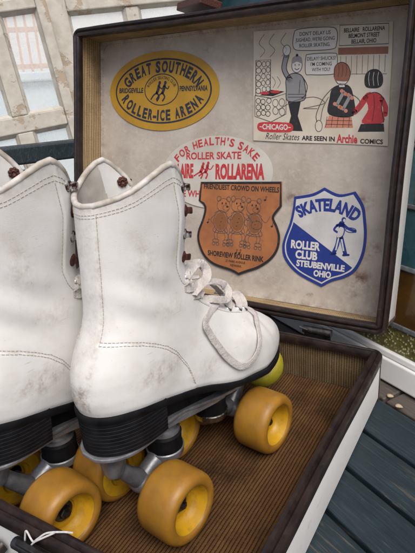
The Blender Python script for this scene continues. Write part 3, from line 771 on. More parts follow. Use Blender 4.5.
for x in (98, 102, 106): A.line('drawing', INK_K, ppath([(x, 80), (x + .6, 74), (x - .4, 68)], 4, False), .4, 5)
A.poly('drawing', INK_W, [(99, 58), (105, 58), (104.5, 62), (99.5, 62)], 2)
A.line('drawing', L_, ppath([(114, 50), (121, 44), (120, 34), (115, 31)], 5, False), .8)
for (x, y) in ((101, 46), (108, 42)):
    limb(A, INK_GREY, [(x - 4, y - 6), (x + 3, y + 7)], 3.4, 'drawing', 2)
    for dx, dy in ((-6, -5), (-1, -8), (1, 8), (5, 5)): A.poly('drawing', INK_OR, ell(x + dx, y + dy, 2, 2, 10), 3)
A.poly('drawing', INK_RED, ppath([(126, 50), (136, 53), (144, 48), (143, 38), (146, 23), (124, 22), (130, 36)], 4), 1)
limb(A, INK_RED, [(127, 47), (121, 38), (116, 33)], 6, 'drawing', 1); limb(A, INK_RED, [(143, 46), (147, 38), (147, 31)], 5, 'drawing', 1)
A.poly('drawing', INK_K, [(123, 21), (146, 22), (147, 14), (120, 13)], 1)
A.poly('drawing', INK_K, ppath([(126, 60), (126, 69), (131, 74), (138, 74), (142.5, 69), (143, 61), (139, 57), (130, 57)], 5), 2)
A.line('drawing', INK_K, ppath([(126, 60), (126, 69), (131, 74), (138, 74), (142.5, 69), (143, 61), (139, 57), (130, 57)], 5), .8, 3, True)
for x in (130, 134.5, 139): A.line('drawing', INK_W, ppath([(x, 72), (x - .8, 66), (x + .3, 59)], 4, False), .45, 3)
A.poly('drawing', INK_W, [(132, 52), (137, 52), (136.5, 56.5), (132.5, 56.5)], 2)
A.line('drawing', INK_K, ppath([(135, 50), (136, 38), (134.5, 24)], 4, False), .5, 3); A.line('drawing', INK_K, ppath([(126, 49), (136, 52.5), (144, 47.5), (143.2, 38), (146, 23)], 4, False), .7, 3)
# red pill and bottom line
pill = ppath([(5, 15.5), (8, 20), (20, 21), (36, 21), (46, 20), (49, 15.5), (46, 11), (34, 10), (18, 10), (8, 11)], 5)
A.poly('pill', INK_RED, pill, 3); A.text('lettering', INK_W, 'CHICAGO', 27, 13.0, 5.6, 31, .03, lv=5)
for x in (9.5, 44.5): A.poly('pill', INK_W, ell(x, 15.5, 2, .5, 8), 4)
A.text('lettering', INK_K, 'Roller Skates', 36, 2.2, 7.0, 41, -.004, shear=.35); A.text('lettering', INK_K, 'ARE SEEN IN', 77.5, 2.6, 4.6, 37, .03)
A.text('lettering', INK_RED, 'Archie', 109, 1.6, 8.2, 22, .035); A.text('lettering', INK_K, 'COMICS', 134.5, 1.6, 4.4, 23, .03)
A.done()

# white oval, partly under the orange shield
A = Art('rollarena_sticker', 'off white oval sticker with red lettering for a rollarena', 195, 157.5, 1.5, ell(0, 0, 80, 45.5, 72), P_WHITE, thick=.3)
text_on_ellipse(A, 'lettering', INK_RED, "FOR HEALTH'S SAKE", 65, 39, 0, 9.0, 132, True, .028)
A.text('lettering', INK_RED, 'ROLLER SKATE', -3, 17.0, 8.4, 80, .025)
A.text('lettering', INK_RED, 'BELLAIRE', -52, -6, 16.5, 40, .05); A.text('lettering', INK_RED, 'ROLLARENA', 35, -7, 17, 68, .05)
A.text('lettering', INK_RED, 'E WHEELS', -24, -31, 8, 48, .025)
A.warp = lambda x, y: (x * 1.05 - 15, y * 1.0 + 1)
for dx, dy in ((-4, 0), (3, 1)):
    A.poly('emblem', INK_RED, ell(dx + 2, 10 + dy, 1.8, 2.1, 12), 2)
    limb(A, INK_RED, [(dx + 1, 7 + dy), (dx, 3), (dx - 2, 0)], 4); limb(A, INK_RED, [(dx - 2, 0), (dx + 1, -3), (dx - 1, -8)], 2); limb(A, INK_RED, [(dx - 2, 0), (dx - 6, -2), (dx - 11, -5)], 1.8); limb(A, INK_RED, [(dx, 6), (dx + 5, 3), (dx + 9, 8)], 1.3)
A.done()

# orange shield
sh = [(175, 145.4), (230.2, 147.6), (287.4, 149.9), (289.4, 121.7), (283.5, 114.1), (280.1, 106.6), (286.2, 95.0), (289.8, 83.2), (288.1, 68.3), (279.7, 55.0), (264.3, 43.1), (248, 35.9), (236.5, 30.6), (225.2, 34.6), (199.7, 39.5), (183.9, 49.2), (174.5, 65.5), (173.3, 80), (180.1, 99.1), (182.6, 112.3), (179.2, 118.6), (173, 122.1)]
SHC = (231, 90)
def dens(pts, corners):
    out = []
    n_ = len(pts); P = smoothpath([(x, y, 0) for x, y in pts], 5, True)
    return [(p.x, p.y) for p in P]
shp = [(x - SHC[0], y - SHC[1]) for x, y in sh]
core = dens(shp[4:21], None)
n_ = len(core) - 5
outline = shp[0:4] + [(p.x, p.y) for p in smoothpath([(x, y, 0) for x, y in shp[4:13]], 5)] + [(p.x, p.y) for p in smoothpath([(x, y, 0) for x, y in shp[12:21]], 5)][1:] + [shp[21]]
A = Art('orange_shield_sticker', 'orange brown shield sticker with three cartoon animals skating', SHC[0], SHC[1], 0, outline, P_ORANGE, e0=1.75)
A.line('border', INK_K, [(x * .972, y * .975) for x, y in outline], 3.0, 2, True)
A.text('lettering', INK_K, 'FRIENDLIEST CROWD ON WHEELS', 1.5, 47.0, 6.0, 104, .022)
A.text('lettering', INK_K, 'SHOREVIEW ROLLER RINK', -1, -38.5, 6.4, 80, .03)
A.text('lettering', INK_K, '21 PARK AVENUE', 0, -44.2, 2.8, 28, .01); A.text('lettering', INK_K, 'NEWARK', 1, -49.2, 2.8, 16, .01)
def animal(ox, oy, ear, lean, hold, K=1.34):
    T = lambda pts: [(ox + x * K, oy + y * K) for x, y in pts]
    dr = lambda pts, w_=.8, c_=False: A.line('drawing', INK_LINE, T(pts), w_ * .95, 2, c_)
    fl = lambda m_, pts, lv: A.poly('drawing', m_, T(pts), lv)
    fl(INK_UMBER, ell(0, 3, 6.5, 8.5, 24), 1)
    dr(ell(0, 3, 7.5, 10, 24), .8, True); fl(P_ORANGE, ell(lean, 18, 7, 6.5, 24), 2); dr(ell(lean, 18, 7, 6.5, 24), .8, True)
    for q in (-1, 1): dr(ell(lean + q * 5.2, 24, 2.2, ear, 14), .9, True)
    dr(ell(lean + 2.5, 16, 3.2, 2.4, 16), .7, True); fl(INK_K, ell(lean + 4, 17, 1.2, .9, 10), 3)
    for q in (-1.5, 2.5): fl(INK_K, ell(lean + q, 20, .7, 1.1, 8), 3)
    if hold: fl(INK_UMBER, ell(2, 2, 5.5, 4, 18), 2); dr(ell(2, 2, 5.5, 4, 18), .8, True); dr([(-2, 4), (-9, 12)], 1.2)
    for q in (-1, 1):
        bend = 2.5 if q * lean >= 0 else 0
        dr(ppath([(q * 4, -5), (q * (6.5 + bend), -10), (q * (5 + bend), -15)], 5, False), .8); dr(ppath([(q * 1, -6), (q * (3 + bend), -10), (q * (2.5 + bend), -15)], 5, False), .7)
        dr(ell(q * (4.5 + bend), -16, 3.6, 1.7, 14), .8, True)
        for z in (-2.2, 2.2): dr(ell(q * (4.5 + bend) + z, -19, 1.5, 1.5, 12), .9, True)
    dr(ppath([(-7, 10), (-3, 12.5), (3, 12.5), (7, 10)], 5, False), .7); dr(ppath([(-6, -2), (-8, -7), (0, -8.5), (8, -7), (6, -2)], 5, False), .8)
    for q in (-4, 0, 4): dr([(q, -3), (q * 1.3, -8)], .5)
    for q in (-2, 1.5, 5): A.poly('drawing', INK_K, ell(ox + q * .3 * K, oy + (q + 1) * K, .6, .6, 8), 3)
    dr(ppath([(6, 9), (11, 5), (15, 11)], 5, False), .8); dr(ppath([(-6, 9), (-11, 4), (-8, 0)], 5, False), .8)
animal(-24, 3, 2.4, 2.5, False); animal(0, 4, 3.0, 0, False); animal(24, 3, 2.4, -2, True)
for (x, y) in ((36, 37), (47, 6), (-43, 4), (0, -31.5), (5, -31)):
    A.poly('drawing', INK_K, ell(x, y, 1.5, 1.1, 10), 2); A.line('drawing', INK_K, [(x + 1.2, y), (x + 1.2, y + 5), (x + 3, y + 3.6)], .7, 2)
A.done()

# blue and silver shield
bl = [(339.2, 145.3), (325.5, 137.8), (303.8, 133.1), (303.3, 120), (300.5, 102.3), (294.8, 84), (293.1, 71.3), (298, 57), (315, 42), (345.3, 30.4), (357, 38.5), (371.3, 44.8), (383, 54.4), (390.2, 72.4), (391.6, 92.8), (389, 112), (385, 128), (374.7, 142.5), (357, 138.5)]
BC = (343, 88)
bp_ = [(x - BC[0], y - BC[1]) for x, y in bl]
def seg(a, b): return [(p.x, p.y) for p in smoothpath([(x, y, 0) for x, y in bp_[a:b + 1]], 5)]
outl = seg(0, 2) + seg(2, 9)[1:] + seg(9, 17)[1:] + [(p.x, p.y) for p in smoothpath([(*bp_[17], 0), (*bp_[18], 0), (*bp_[0], 0)], 5)][1:-1]
A = Art('blue_shield_sticker', 'blue and silver shield sticker of a Steubenville skating club', BC[0], BC[1], 0, outl, INK_BLUE)
inn = [(x * .935, y * .935) for x, y in outl]
A.poly('field', P_SILV, inn, 1)
lowp = [p for p in inn]
# blue lower-left half under the diagonal
def clip_below(poly, x0, y0, x1, y1):
    out = []; f_ = lambda p: (x1 - x0) * (p[1] - y0) - (y1 - y0) * (p[0] - x0)
    for i in range(len(poly)):
        p, q_ = poly[i], poly[(i + 1) % len(poly)]; a, b = f_(p), f_(q_)
        if a <= 0: out.append(p)
        if (a < 0) != (b < 0):
            t = a / (a - b); out.append((p[0] + (q_[0] - p[0]) * t, p[1] + (q_[1] - p[1]) * t))
    return out
inn2 = [(x * .965, y * .965) for x, y in inn]
A.poly('field', INK_BLUE, clip_below(inn2, -39, 16, 40, -33), 2)
A.text('lettering', INK_BLUE, 'SKATELAND', 0, 0, 13.0, 69, .05, arc=(2, -24, 55.5, True))
for t, x, y, h, wd in (('ROLLER', -21, -15, 8.8, 36), ('CLUB', -19, -26.5, 8.8, 27), ('STEUBENVILLE', -1.5, -36, 6.8, 58), ('OHIO', 2, -45.5, 6.8, 21)):
    A.text('lettering', INK_W, t, x, y, h, wd, .045, lv=4)
f = INK_BLUE
A.warp = lambda x, y: (x + 2.5, y - 6.5)
A.poly('emblem', f, ell(19, 29, 2.6, 3, 16), 2); A.poly('emblem', P_SILV, ell(19.8, 28.4, 1.5, 1.8, 12), 3)
limb(A, f, [(12, 22), (18, 24), (24, 20), (33, 17)], 3.2); A.line('emblem', f, ell(28, 18, 6, 2.6, 18), .9, 3, True)
limb(A, f, [(17, 24), (18, 16), (16, 10)], 7); A.poly('emblem', P_SILV, ppath([(15, 20), (20, 19), (19, 11), (13, 9)], 4), 3)
limb(A, f, [(15, 9), (14, 0), (11, -9)], 4.6); limb(A, f, [(18, 9), (21, 0), (24, -9)], 4.6)
A.line('emblem', P_SILV, [(15, 8), (13, -6)], 1.8, 3); A.line('emblem', P_SILV, [(18.5, 7), (22, -6)], 1.8, 3)
limb(A, f, [(8, -11), (13, -10)], 2.6); limb(A, f, [(22, -11), (28, -10)], 2.6); limb(A, f, [(12, 22), (9, 17), (14, 14)], 2.4)
A.done()

# ------------------------------------------------------------------ ROLLER SKATE
def smi(x, xs, ys):
    return np.interp(x, xs, ys)
_u = np.arange(-70, 231, 1.0)
_zb = np.interp(_u, [-70, -20, -5, 10, 24, 40, 53, 75, 93, 120, 150, 180, 230], [115.5, 115, 113, 109, 105, 101.5, 97, 89, 84, 79.5, 76, 74.5, 75])
_kk = np.hanning(19); _kk /= _kk.sum(); _zb = np.convolve(np.pad(_zb, 9, mode='edge'), _kk, 'valid')
def zb(u): return np.interp(u, _u, _zb)
_h = np.arange(0, 186, 1.0)
def sm(xs, ys, k_=9):
    y = np.interp(_h, xs, ys); w_ = np.hanning(k_ + 2)[1:-1]; w_ /= w_.sum(); return np.convolve(np.pad(y, k_ // 2, mode='edge'), w_, 'valid')
_ub = sm([0, 4, 12, 24, 31, 48, 56, 65, 110, 140, 185], [-41, -43, -44, -43, -41, -32.5, -28, -25, -21, -18, -17])
_uf = sm([0, 5, 12, 18, 26, 35, 45, 50, 55, 60, 66, 72, 80, 90, 100, 118, 138, 170, 185], [187, 191, 192, 190, 183, 169, 149, 140, 129, 116, 99, 84, 71, 61, 57, 58, 60, 58, 57], 7)
_lf = sm([0, 15, 35, 50, 60, 72, 90, 118, 185], [72, 72, 78, 84, 70, 48, 34, 31, 31])
_bs = sm([0, 60, 90, 110, 140, 170, 185], [27, 26, 26.5, 28.5, 32, 33.5, 34])
_lb = np.interp(_h, [0, 20, 45, 70, 110, 185], [40, 40, 42, 44, 46, 48])
_vg = np.interp(_h, [0, 49.9, 50, 52, 55, 60, 75, 90, 100, 110, 140, 170, 185], [0, 0, 0, 7, 10, 13, 16, 17.5, 18.5, 19.5, 23, 27, 28])
def slice_(h):
    ub, uf, lf, bs, vg, lb_ = [float(np.interp(h, _h, q_)) for q_ in (_ub, _uf, _lf, _bs, _vg, _lb)]
    t = (1 - np.cos(np.linspace(0, np.pi, 500))) / 2
    u = ub + (uf - ub) * t
    b0 = np.interp(u, [-50, 0, 30, 60, 95, 130, 160, 205], [27.5, 28, 28, 30, 37, 39.5, 36, 30])
    b0 = b0 * np.interp(h, [0, 3, 12, 40], [.95, .985, 1.0, .98])
    fk = np.clip((h - 25) / 50, 0, 1); b0 = b0 * (1 - .22 * fk * fk * (3 - 2 * fk) * np.clip((u - 45) / 40, 0, 1))
    k_ = np.clip((h - 25) / 45, 0, 1); k_ = k_ * k_ * (3 - 2 * k_) * np.clip((70 - u) / 30, 0, 1)
    B = b0 * (1 - k_) + bs * k_
    xb = np.clip((u - ub) / lb_, 0, 1); xf = np.clip((uf - u) / lf, 0, 1)
    v_ = B * np.sqrt(np.clip(1 - (1 - xb) ** 2.1, 0, 1)) * np.sqrt(np.clip(1 - (1 - xf) ** 2.25, 0, 1))
    if vg > 0:
        i = len(u) - 1
        while i > 10 and v_[i] < vg: i -= 1
        f_ = (v_[i] - vg) / max(v_[i] - v_[i + 1], 1e-6); ue = u[i] + (u[i + 1] - u[i]) * f_
        u = np.append(u[:i + 1], ue); v_ = np.append(v_[:i + 1], vg)
    a = np.concatenate([[0], np.cumsum(np.hypot(np.diff(u), np.diff(v_)))])
    return u, v_, a
_cache = {}
def sl_(h):
    q_ = round(h * 4)
    if q_ not in _cache: _cache[q_] = slice_(q_ / 4)
    return _cache[q_]
def wear(u, z, h):
    # creases over the ankle and the vamp, and a slow slackness of the old leather
    a_ = .85 * np.sin(z * .21 + u * .10 + 1.1 * np.sin(u * .07)) * np.exp(-((z - 188) / 22) ** 2) * np.exp(-((u - 8) / 26) ** 2)
    b_ = .8 * np.sin(u * .40 + z * .2) * np.exp(-((u - 128) / 20) ** 2) * np.exp(-((h - 36) / 15) ** 2)
    return a_ + b_ + .7 * np.sin(u * .05 + 1.3) * np.cos(z * .045) + .3 * np.sin(u * .11 - z * .09)
def surf(h, arc, side, front=False):
    """point at height h, arc mm from the heel back (or from the front edge); side -1 = right"""
    u, v_, a = sl_(h); ar = (a[-1] - arc) if front else arc
    uu = float(np.interp(ar, a, u)); vv = float(np.interp(ar, a, v_)); return Vector((uu, side * vv, float(zb(uu)) + h))
def surfn(h, arc, side, front=False):
    p = surf(h, arc, side, front); q_ = surf(h, arc + 1, side, front); r_ = surf(h + 1.0, arc, side, front)
    n_ = (q_ - p).cross(r_ - p); n_.normalize()
    c_ = Vector((min(p.x, 60) if p.x < 60 else p.x - 20, 0, p.z - (6 if h < 50 else 0)))
    if n_.dot(p - c_) < 0: n_ = -n_
    return p + n_ * float(wear(p.x, p.z, h)), n_
HMAX = lambda s: float(np.interp(abs(s), [0, .1, .2, .3, .4, .5, .6, .7, .79, .86, .93, .97, 1.0], [139, 140, 142.5, 145.5, 150, 156, 162, 167.5, 170.5, 168.5, 164, 160, 155]))
NR, NC = 118, 201
hs = np.concatenate([np.linspace(0, 49.5, 40), np.linspace(50.5, 170, NR - 40)])
ss = np.linspace(-1, 1, NC)
grid = np.zeros((NR, NC, 3)); dirtg = np.zeros((NR, NC)); offg = np.zeros((NR, NC)); hg = np.zeros((NR, NC)); arcg = np.zeros((NR, NC)); deg = np.zeros((NR, NC))
for j, h0 in enumerate(hs):
    for i, s in enumerate(ss):
        h = h0
        if h0 > 90: h = 90 + (h0 - 90) / 80 * (HMAX(s) - 90)
        u, v_, a = sl_(h); ar = abs(s) * a[-1]
        uu = float(np.interp(ar, a, u)); vv = float(np.interp(ar, a, v_)) * (1 if s > 0 else -1)
        grid[j, i] = (uu, vv, float(zb(uu)) + h); hg[j, i] = h; arcg[j, i] = ar; deg[j, i] = a[-1] - ar
def counter_z(u): return float(np.interp(u, [-50, -28, -16, -5, 6, 16, 25, 31, 35, 39, 43], [167, 166, 164, 160.5, 155, 148.5, 140, 131, 125, 114, 98]))
sstep = lambda x, a, b: np.clip((x - a) / (b - a), 0, 1)
for j in range(NR):
    for i in range(NC):
        u, v_, z = grid[j, i]; h = hg[j, i]; de = deg[j, i]; ar = arcg[j, i]
        off = 0
        if h > 50.2 and de < 20: off = max(off, .9 * sstep(17 - de, 0, 1.5))
        if ar < 10 and h > 20: off = max(off, .9 * sstep(10 - ar, 0, 1.5))
        if u < 45: off = max(off, .7 * sstep(counter_z(u) - z, 0, 1.5))
        offg[j, i] = off
        d = 0
        d = max(d, .55 * (1 - sstep(abs(ar - 10), 0, 3)) * (h > 15))          # grime along back seams
        d = max(d, .26 * (ar < 10) * (h > 30)); d = max(d, .5 * (1 - sstep(HMAX(ss[i]) - h, 0, 9)))
        d = max(d, 1.6 * max(0, 1 - math.hypot((ar - 5) / 9, (h - 14) / 16)) * (v_ > -8)); d = max(d, .30 * (1 - sstep(h, 0, 6)))
        d = max(d, .8 * max(0, 1 - math.hypot((u - 8) / 32, (z - 134) / 14)) * (v_ < 0), .5 * max(0, 1 - math.hypot((u - 25) / 26, (z - 176) / 12)) * (v_ < 0), .5 * max(0, 1 - math.hypot((u - 60) / 30, (z - 112) / 12)) * (v_ < 0), .45 * max(0, 1 - math.hypot((u - 5) / 14, (z - 215) / 34)) * (v_ < 0)); d = max(d, .5 * max(0, 1 - abs(z - counter_z(u)) / 3) * (u < 42))
        d = max(d, .35 * (1 - sstep(de, 0, 4)) * (h > 50)); d = max(d, .5 * max(0, 1 - math.hypot((u - 165) / 40, (z - 95) / 16)) * (v_ < 0) * .6)
        dirtg[j, i] = min(1.0, d)
du = np.gradient(grid, axis=1); dh = np.gradient(grid, axis=0)
nor = np.cross(du, dh); nl = np.linalg.norm(nor, axis=2, keepdims=True); nl[nl < 1e-6] = 1; nor /= nl
cen = np.stack([np.clip(grid[..., 0], -15, 150) - 3, np.zeros((NR, NC)), grid[..., 2] - 12], axis=2)
if (np.sum(nor * (grid - cen), axis=2)).mean() < 0: nor = -nor
# gentle wear creases over ankle and vamp
wr = wear(grid[..., 0], grid[..., 2], hg)
outer = grid + nor * (offg + wr)[..., None]
inner = grid - nor * 2.2

SK_A = Vector((.698 * W, -.570 * W, .0043)); SK_B = Vector((.527 * W, -.677 * W, .0043))
YAW = R_(82)
skate = thing('roller_skate', 'white high top roller skate with a loose lace hanging down its side', 'roller skate', SK_A, YAW, 'pair of white roller skates in the case')
mm = lambda p: (p[0] / 1000, p[1] / 1000, p[2] / 1000)
def mmb(vs): return [mm(x) for x in vs]
# boot: outer skin, inner lining, joined at the rim
m = MB(); vs = list(outer.reshape(-1, 3)) + list(inner.reshape(-1, 3)); NV = NR * NC
fs = []; mi = []
gapj = 40
for j in range(NR - 1):
    for i in range(NC - 1):
        a, b, c_, d = j * NC + i, j * NC + i + 1, (j + 1) * NC + i + 1, (j + 1) * NC + i
        fs.append((a, b, c_, d)); mi.append(0)
        fs.append((NV + a, NV + d, NV + c_, NV + b)); mi.append(0 if deg[j, i] < 24 else 1)
    if j < gapj - 0 and j + 1 < gapj + 0:
        a, d = j * NC + NC - 1, (j + 1) * NC + NC - 1; b, c_ = j * NC, (j + 1) * NC
        fs.append((a, b, c_, d)); mi.append(0)
    else:
        for i, sg in ((0, 1), (NC - 1, -1)):
            a, d = j * NC + i, (j + 1) * NC + i
            q_ = (a, d, NV + d, NV + a); fs.append(q_ if sg > 0 else q_[::-1]); mi.append(0)
j = NR - 1
for i in range(NC - 1):
    a, b = j * NC + i, j * NC + i + 1; fs.append((a, b, NV + b, NV + a)); mi.append(0)
m.add(mmb(vs), fs); m.m = mi
boot = m.build('boot', [LEATHER, CANVAS], skate, angle=65)
at = boot.data.attributes.new('dirt', 'FLOAT', 'POINT'); at.data.foreach_set('value', list(dirtg.reshape(-1)) + list(dirtg.reshape(-1) * .5))
# rolled collar edge
rim_path = [Vector(mm((outer[NR - 1, i] + inner[NR - 1, i]) / 2)) + Vector((0, 0, .0004)) for i in range(NC)]
edge_r = [Vector(mm((outer[j, 0] + inner[j, 0]) / 2)) for j in range(NR - 1, NR - 14, -1)]
edge_l = [Vector(mm((outer[j, NC - 1] + inner[j, NC - 1]) / 2)) for j in range(NR - 1, NR - 14, -1)]
MB().tube(rim_path, .0021, 10).build('collar', PIPING, boot)
# stitching
st = MB()
def stitch(pts, nrm, length=1.9, gap=.75, r=.00021, lift=.75):
    P = [Vector(p) for p in pts]; acc = [0]
    for i in range(1, len(P)): acc.append(acc[-1] + (P[i] - P[i - 1]).length)
    t = 0
    def at_(d):
        i = int(np.searchsorted(acc, d)); i = min(max(i, 1), len(P) - 1); f_ = (d - acc[i - 1]) / max(acc[i] - acc[i - 1], 1e-6)
        return P[i - 1].lerp(P[i], f_) + nrm[i] * lift
    while t + length < acc[-1]:
        st.tube([mm(at_(t)), mm(at_(t + length / 2)), mm(at_(t + length))], r, 5); t += length + gap
def gridline(fn, lift=.75, **kw):
    P = []; Nn = []
    for (h, ar, sd, fr) in fn:
        p, n_ = surfn(h, ar, sd, fr); P.append(p); Nn.append(n_)
    stitch(P, Nn, lift=lift, **kw)
def ongrid(js_is, lift=.12, **kw):
    stitch([outer[j, i] for j, i in js_is], [Vector(nor[j, i]) for j, i in js_is], lift=lift, **kw)
for dj in (5, 7): ongrid([(NR - 1 - dj, i) for i in range(4, NC - 4)])
for sd in (-1, 1):
    for arr in (11.0,): gridline([(h, arr, sd, False) for h in np.linspace(4, 137, 90)], lift=1.15 if arr < 10 else .25)
    gridline([(h, 17.7, sd, True) for h in np.linspace(158, 53, 90)] , lift=.25)
    if False: gridline([(h, 15.4, sd, True) for h in np.linspace(158, 53, 90)] , lift=1.0)
    for dz in (-1.1, 1.2):
        pts = []
        for ar in np.linspace(11, 130, 130):
            # find h where z hits the counter curve
            best = None
            for h in np.arange(.5, 60, .25):
                p = surf(h, ar, sd)
                if p.x > 42.5: continue
                e2 = abs(p.z - (counter_z(p.x) + dz * (1.0 if p.x < 15 else 1.4)))
                if best is None or e2 < best[0]: best = (e2, h)
            if best and best[0] < 2.0: pts.append((best[1], ar, sd, False))
        if len(pts) > 5: gridline(pts, lift=.25 if dz > 0 else .85)
st.build('stitching', THREAD, boot)
# tongue
vs = []; fs = []; TN, TM = 40, 13
for j in range(TN):
    h = 44 + (146 - 44) * j / (TN - 1); uf = float(np.interp(h, _h, _uf)); 
    hw = 8 + 15 * min(1, (h - 44) / 60)
    for i in range(TM):
        q_ = -1 + 2 * i / (TM - 1); vs.append((uf - 7 - 9 * q_ * q_ - (6 if h > 90 else 0) * min(1, (h - 90) / 40 if h > 90 else 0) * 1.5, hw * q_, float(zb(min(uf, 190))) + h - (3.0 if h < 75 else 0)))
for j in range(TN - 1):
    for i in range(TM - 1): fs.append((j * TM + i, j * TM + i + 1, (j + 1) * TM + i + 1, (j + 1) * TM + i))
o = MB().add(mmb(vs), fs).build('tongue', LEATHER, skate); sol = o.modifiers.new('thick', 'SOLIDIFY'); sol.thickness = .0018
# eyelets and hooks
EH = [91, 77, 67, 61, 56, 52.6]
EY = {}
for sd in (-1, 1):
    for k_, h in enumerate(EH):
        p, n_ = surfn(h, 8.0, sd, True); p = p + n_ * .9; EY[(sd, k_)] = (p, n_)
        MB().lathe([(.0016, -.0006), (.0018, .0006), (.0026, .0010), (.0036, .0006), (.0041, -.0004)], mm(p), n_, 20).build('eyelet', CHROME, boot)
    for k_, h in enumerate((157, 141, 124, 107)):
        p, n_ = surfn(h, 6.0, sd, True); p = p + n_ * .9; fwd = (surf(h, 0.0, sd, True) - surf(h, 12, sd, True)).normalized()
        m = MB()
        m.lathe([(.0001, .0016), (.0024, .0014), (.0040, .0006), (.0046, -.0006)], mm(p), n_, 18)
        hk = [p + n_ * 1.2 - fwd * .5, p + n_ * 2.6 + fwd * .6, p + n_ * 3.6 + fwd * 2.4, p + n_ * 3.9 + fwd * 4.6, p + n_ * 3.6 + fwd * 6.6, p + n_ * 2.6 + fwd * 7.6]
        sp_ = smoothpath([mm(x) for x in hk], 4); m.tube(sp_, .0, 10, flat=(.0046, .0013, [n_ + fwd * .01] * len(sp_)))
        m.build('lace_hook', (NICKEL_RUST, RUST, NICKEL_RUST, RUST)[k_], boot)
        # clenched rivet on the inside of the flap: a rusty rosette
        pin = p - n_ * 4.3; m = MB(); a_ = fwd; b_ = n_.cross(a_)
        for q_ in range(8):
            t = q_ * math.pi / 4; m.lathe([(.0001, .0008), (.0011, .0005), (.0015, -.0004)], mm(pin + (a_ * math.cos(t) + b_ * math.sin(t)) * 2.6), -n_, 8)
        m.lathe([(.0006, .0003), (.0016, .0010), (.0028, .0003), (.0030, -.0005)], mm(pin), -n_, 14); m.build('rivet', RUST, boot)
# laces
lc = MB()
def ribbon(pts, nrms, wd=6.5, th=2.0, per=10):
    P = smoothpath([mm(p) for p in pts], per); Nn = smoothpath(nrms, per)
    P = [p + Vector((random.gauss(0, 1), random.gauss(0, 1), random.gauss(0, 1))) * .00004 for p in P]
    lc.tube(P, 0, 12, flat=(wd / 1000, th / 1000, Nn))
up = Vector((0, 0, 1))
for k_ in range(1, 6):     # bars across the gap
    a, na = EY[(-1, k_)]; b, nb = EY[(1, k_ if k_ > 4 else k_)]
    mid = (a + b) / 2 + (na + nb).normalized() * 4.0
    ribbon([a - na * 2.0, a + na * .9 + Vector((0, 2, 0)), mid + Vector((0, -4, 0)), mid + Vector((0, 4, 0)), b + nb * .9 - Vector((0, 2, 0)), b - nb * 2.0], [na, na, (na + up), (nb + up), nb, nb], 6.5, 1.3)
R0 = Vector((0, -1, 0)); D1 = Vector((0, -.7, .7))
# loop hanging down the near side, from the third eyelet
def onside(u_, z_, lift):
    for _ in range(2): h = z_ - float(zb(u_))
    uu, vv, aa = sl_(max(h, .5)); ar = float(np.interp(u_, uu, aa)); p, n_ = surfn(max(h, .5), ar, -1); return p + n_ * lift, n_
LP = [(59, 151, 2.2), (62, 139, 2.4), (68, 127, 2.4), (76, 114, 2.4), (88, 101, 2.4), (100, 99, 2.6), (110, 104, 2.6), (116, 112, 2.6), (124, 121, 2.8), (132, 126, 4.0)]
a, na = EY[(-1, 2)]; lp = [onside(*q_) for q_ in LP]
ribbon([a - na * 1.5, a + na * 1.8] + [q_[0] for q_ in lp] + [(126, -7, 135), (114, -6, 145), (102, -9, 157), (92, -11, 166)],
       [na, na] + [q_[1] for q_ in lp] + [up, up, up, up], 6.2, 1.1)
# two fat folded loops above the throat
VW = Vector((-.62, -.65, .42)); VU = Vector((-.35, -.5, .8))
e0, n0_ = EY[(-1, 0)]; e1, n1_ = EY[(-1, 1)]
# first loop: a wide fold lying over the throat, its return strand tucked below
ribbon([e0 - n0_ * 2, e0 + n0_ * 1.5, (44, -24, 191), (54, -21, 194), (66, -17, 194), (76, -15, 189)], [n0_, VW, VW, VW, VU, VW], 9.0, 1.4)
ribbon([(77, -13, 190), (79, -16, 184), (73, -20, 180), (62, -22, 179), (52, -24, 181), (42, -25, 185), e0 - n0_ * 3], [VW, VW, VW, VW, VW, VW, VW], 7.5, 1.3)
# second loop over the lower throat
ribbon([e1 - n1_ * 2, e1 + n1_ * 1.5, (50, -25, 176), (62, -23, 179), (76, -20, 177), (90, -18, 171), (100, -17, 164)], [n1_, VW, VW, VU, VU, VU, VW], 7.5, 1.3)
ribbon([(101, -15, 165), (102, -19, 159), (96, -22, 155), (86, -23, 158), (76, -21, 162), (66, -12, 163)], [VW, VW, VW, VW, VW, VW], 6.2, 1.2)
# strands pulled through the lower eyelets
for k_ in (3, 4, 5):
    e_, q_ = EY[(-1, k_)]
    ribbon([e_ - q_ * 2, e_ + q_ * 1.4, e_ + Vector((2, 3, 5)) + q_ * 1.5, e_ + Vector((5, 10, 8.5)) + q_ * 1.0, e_ + Vector((8, 18, 8))], [q_, VW, VW, VU, VU], 6.2 - .5 * (k_ - 3), 1.6)
ribbon([(90, -10, 170), (104, -6, 164), (116, -5, 154), (124, -6, 144), (132, -9, 135)], [up, up, up, up, up], 6.5, 2.0)
ribbon([(98, 8, 168), (86, 18, 166), (74, 26, 152), (70, 33, 138), (76, 38, 122), (84, 40, 112)], [up, up, -R0, -R0, -R0, -R0], 6.5, 2.0)
lc.build('shoelace', LACE, skate)
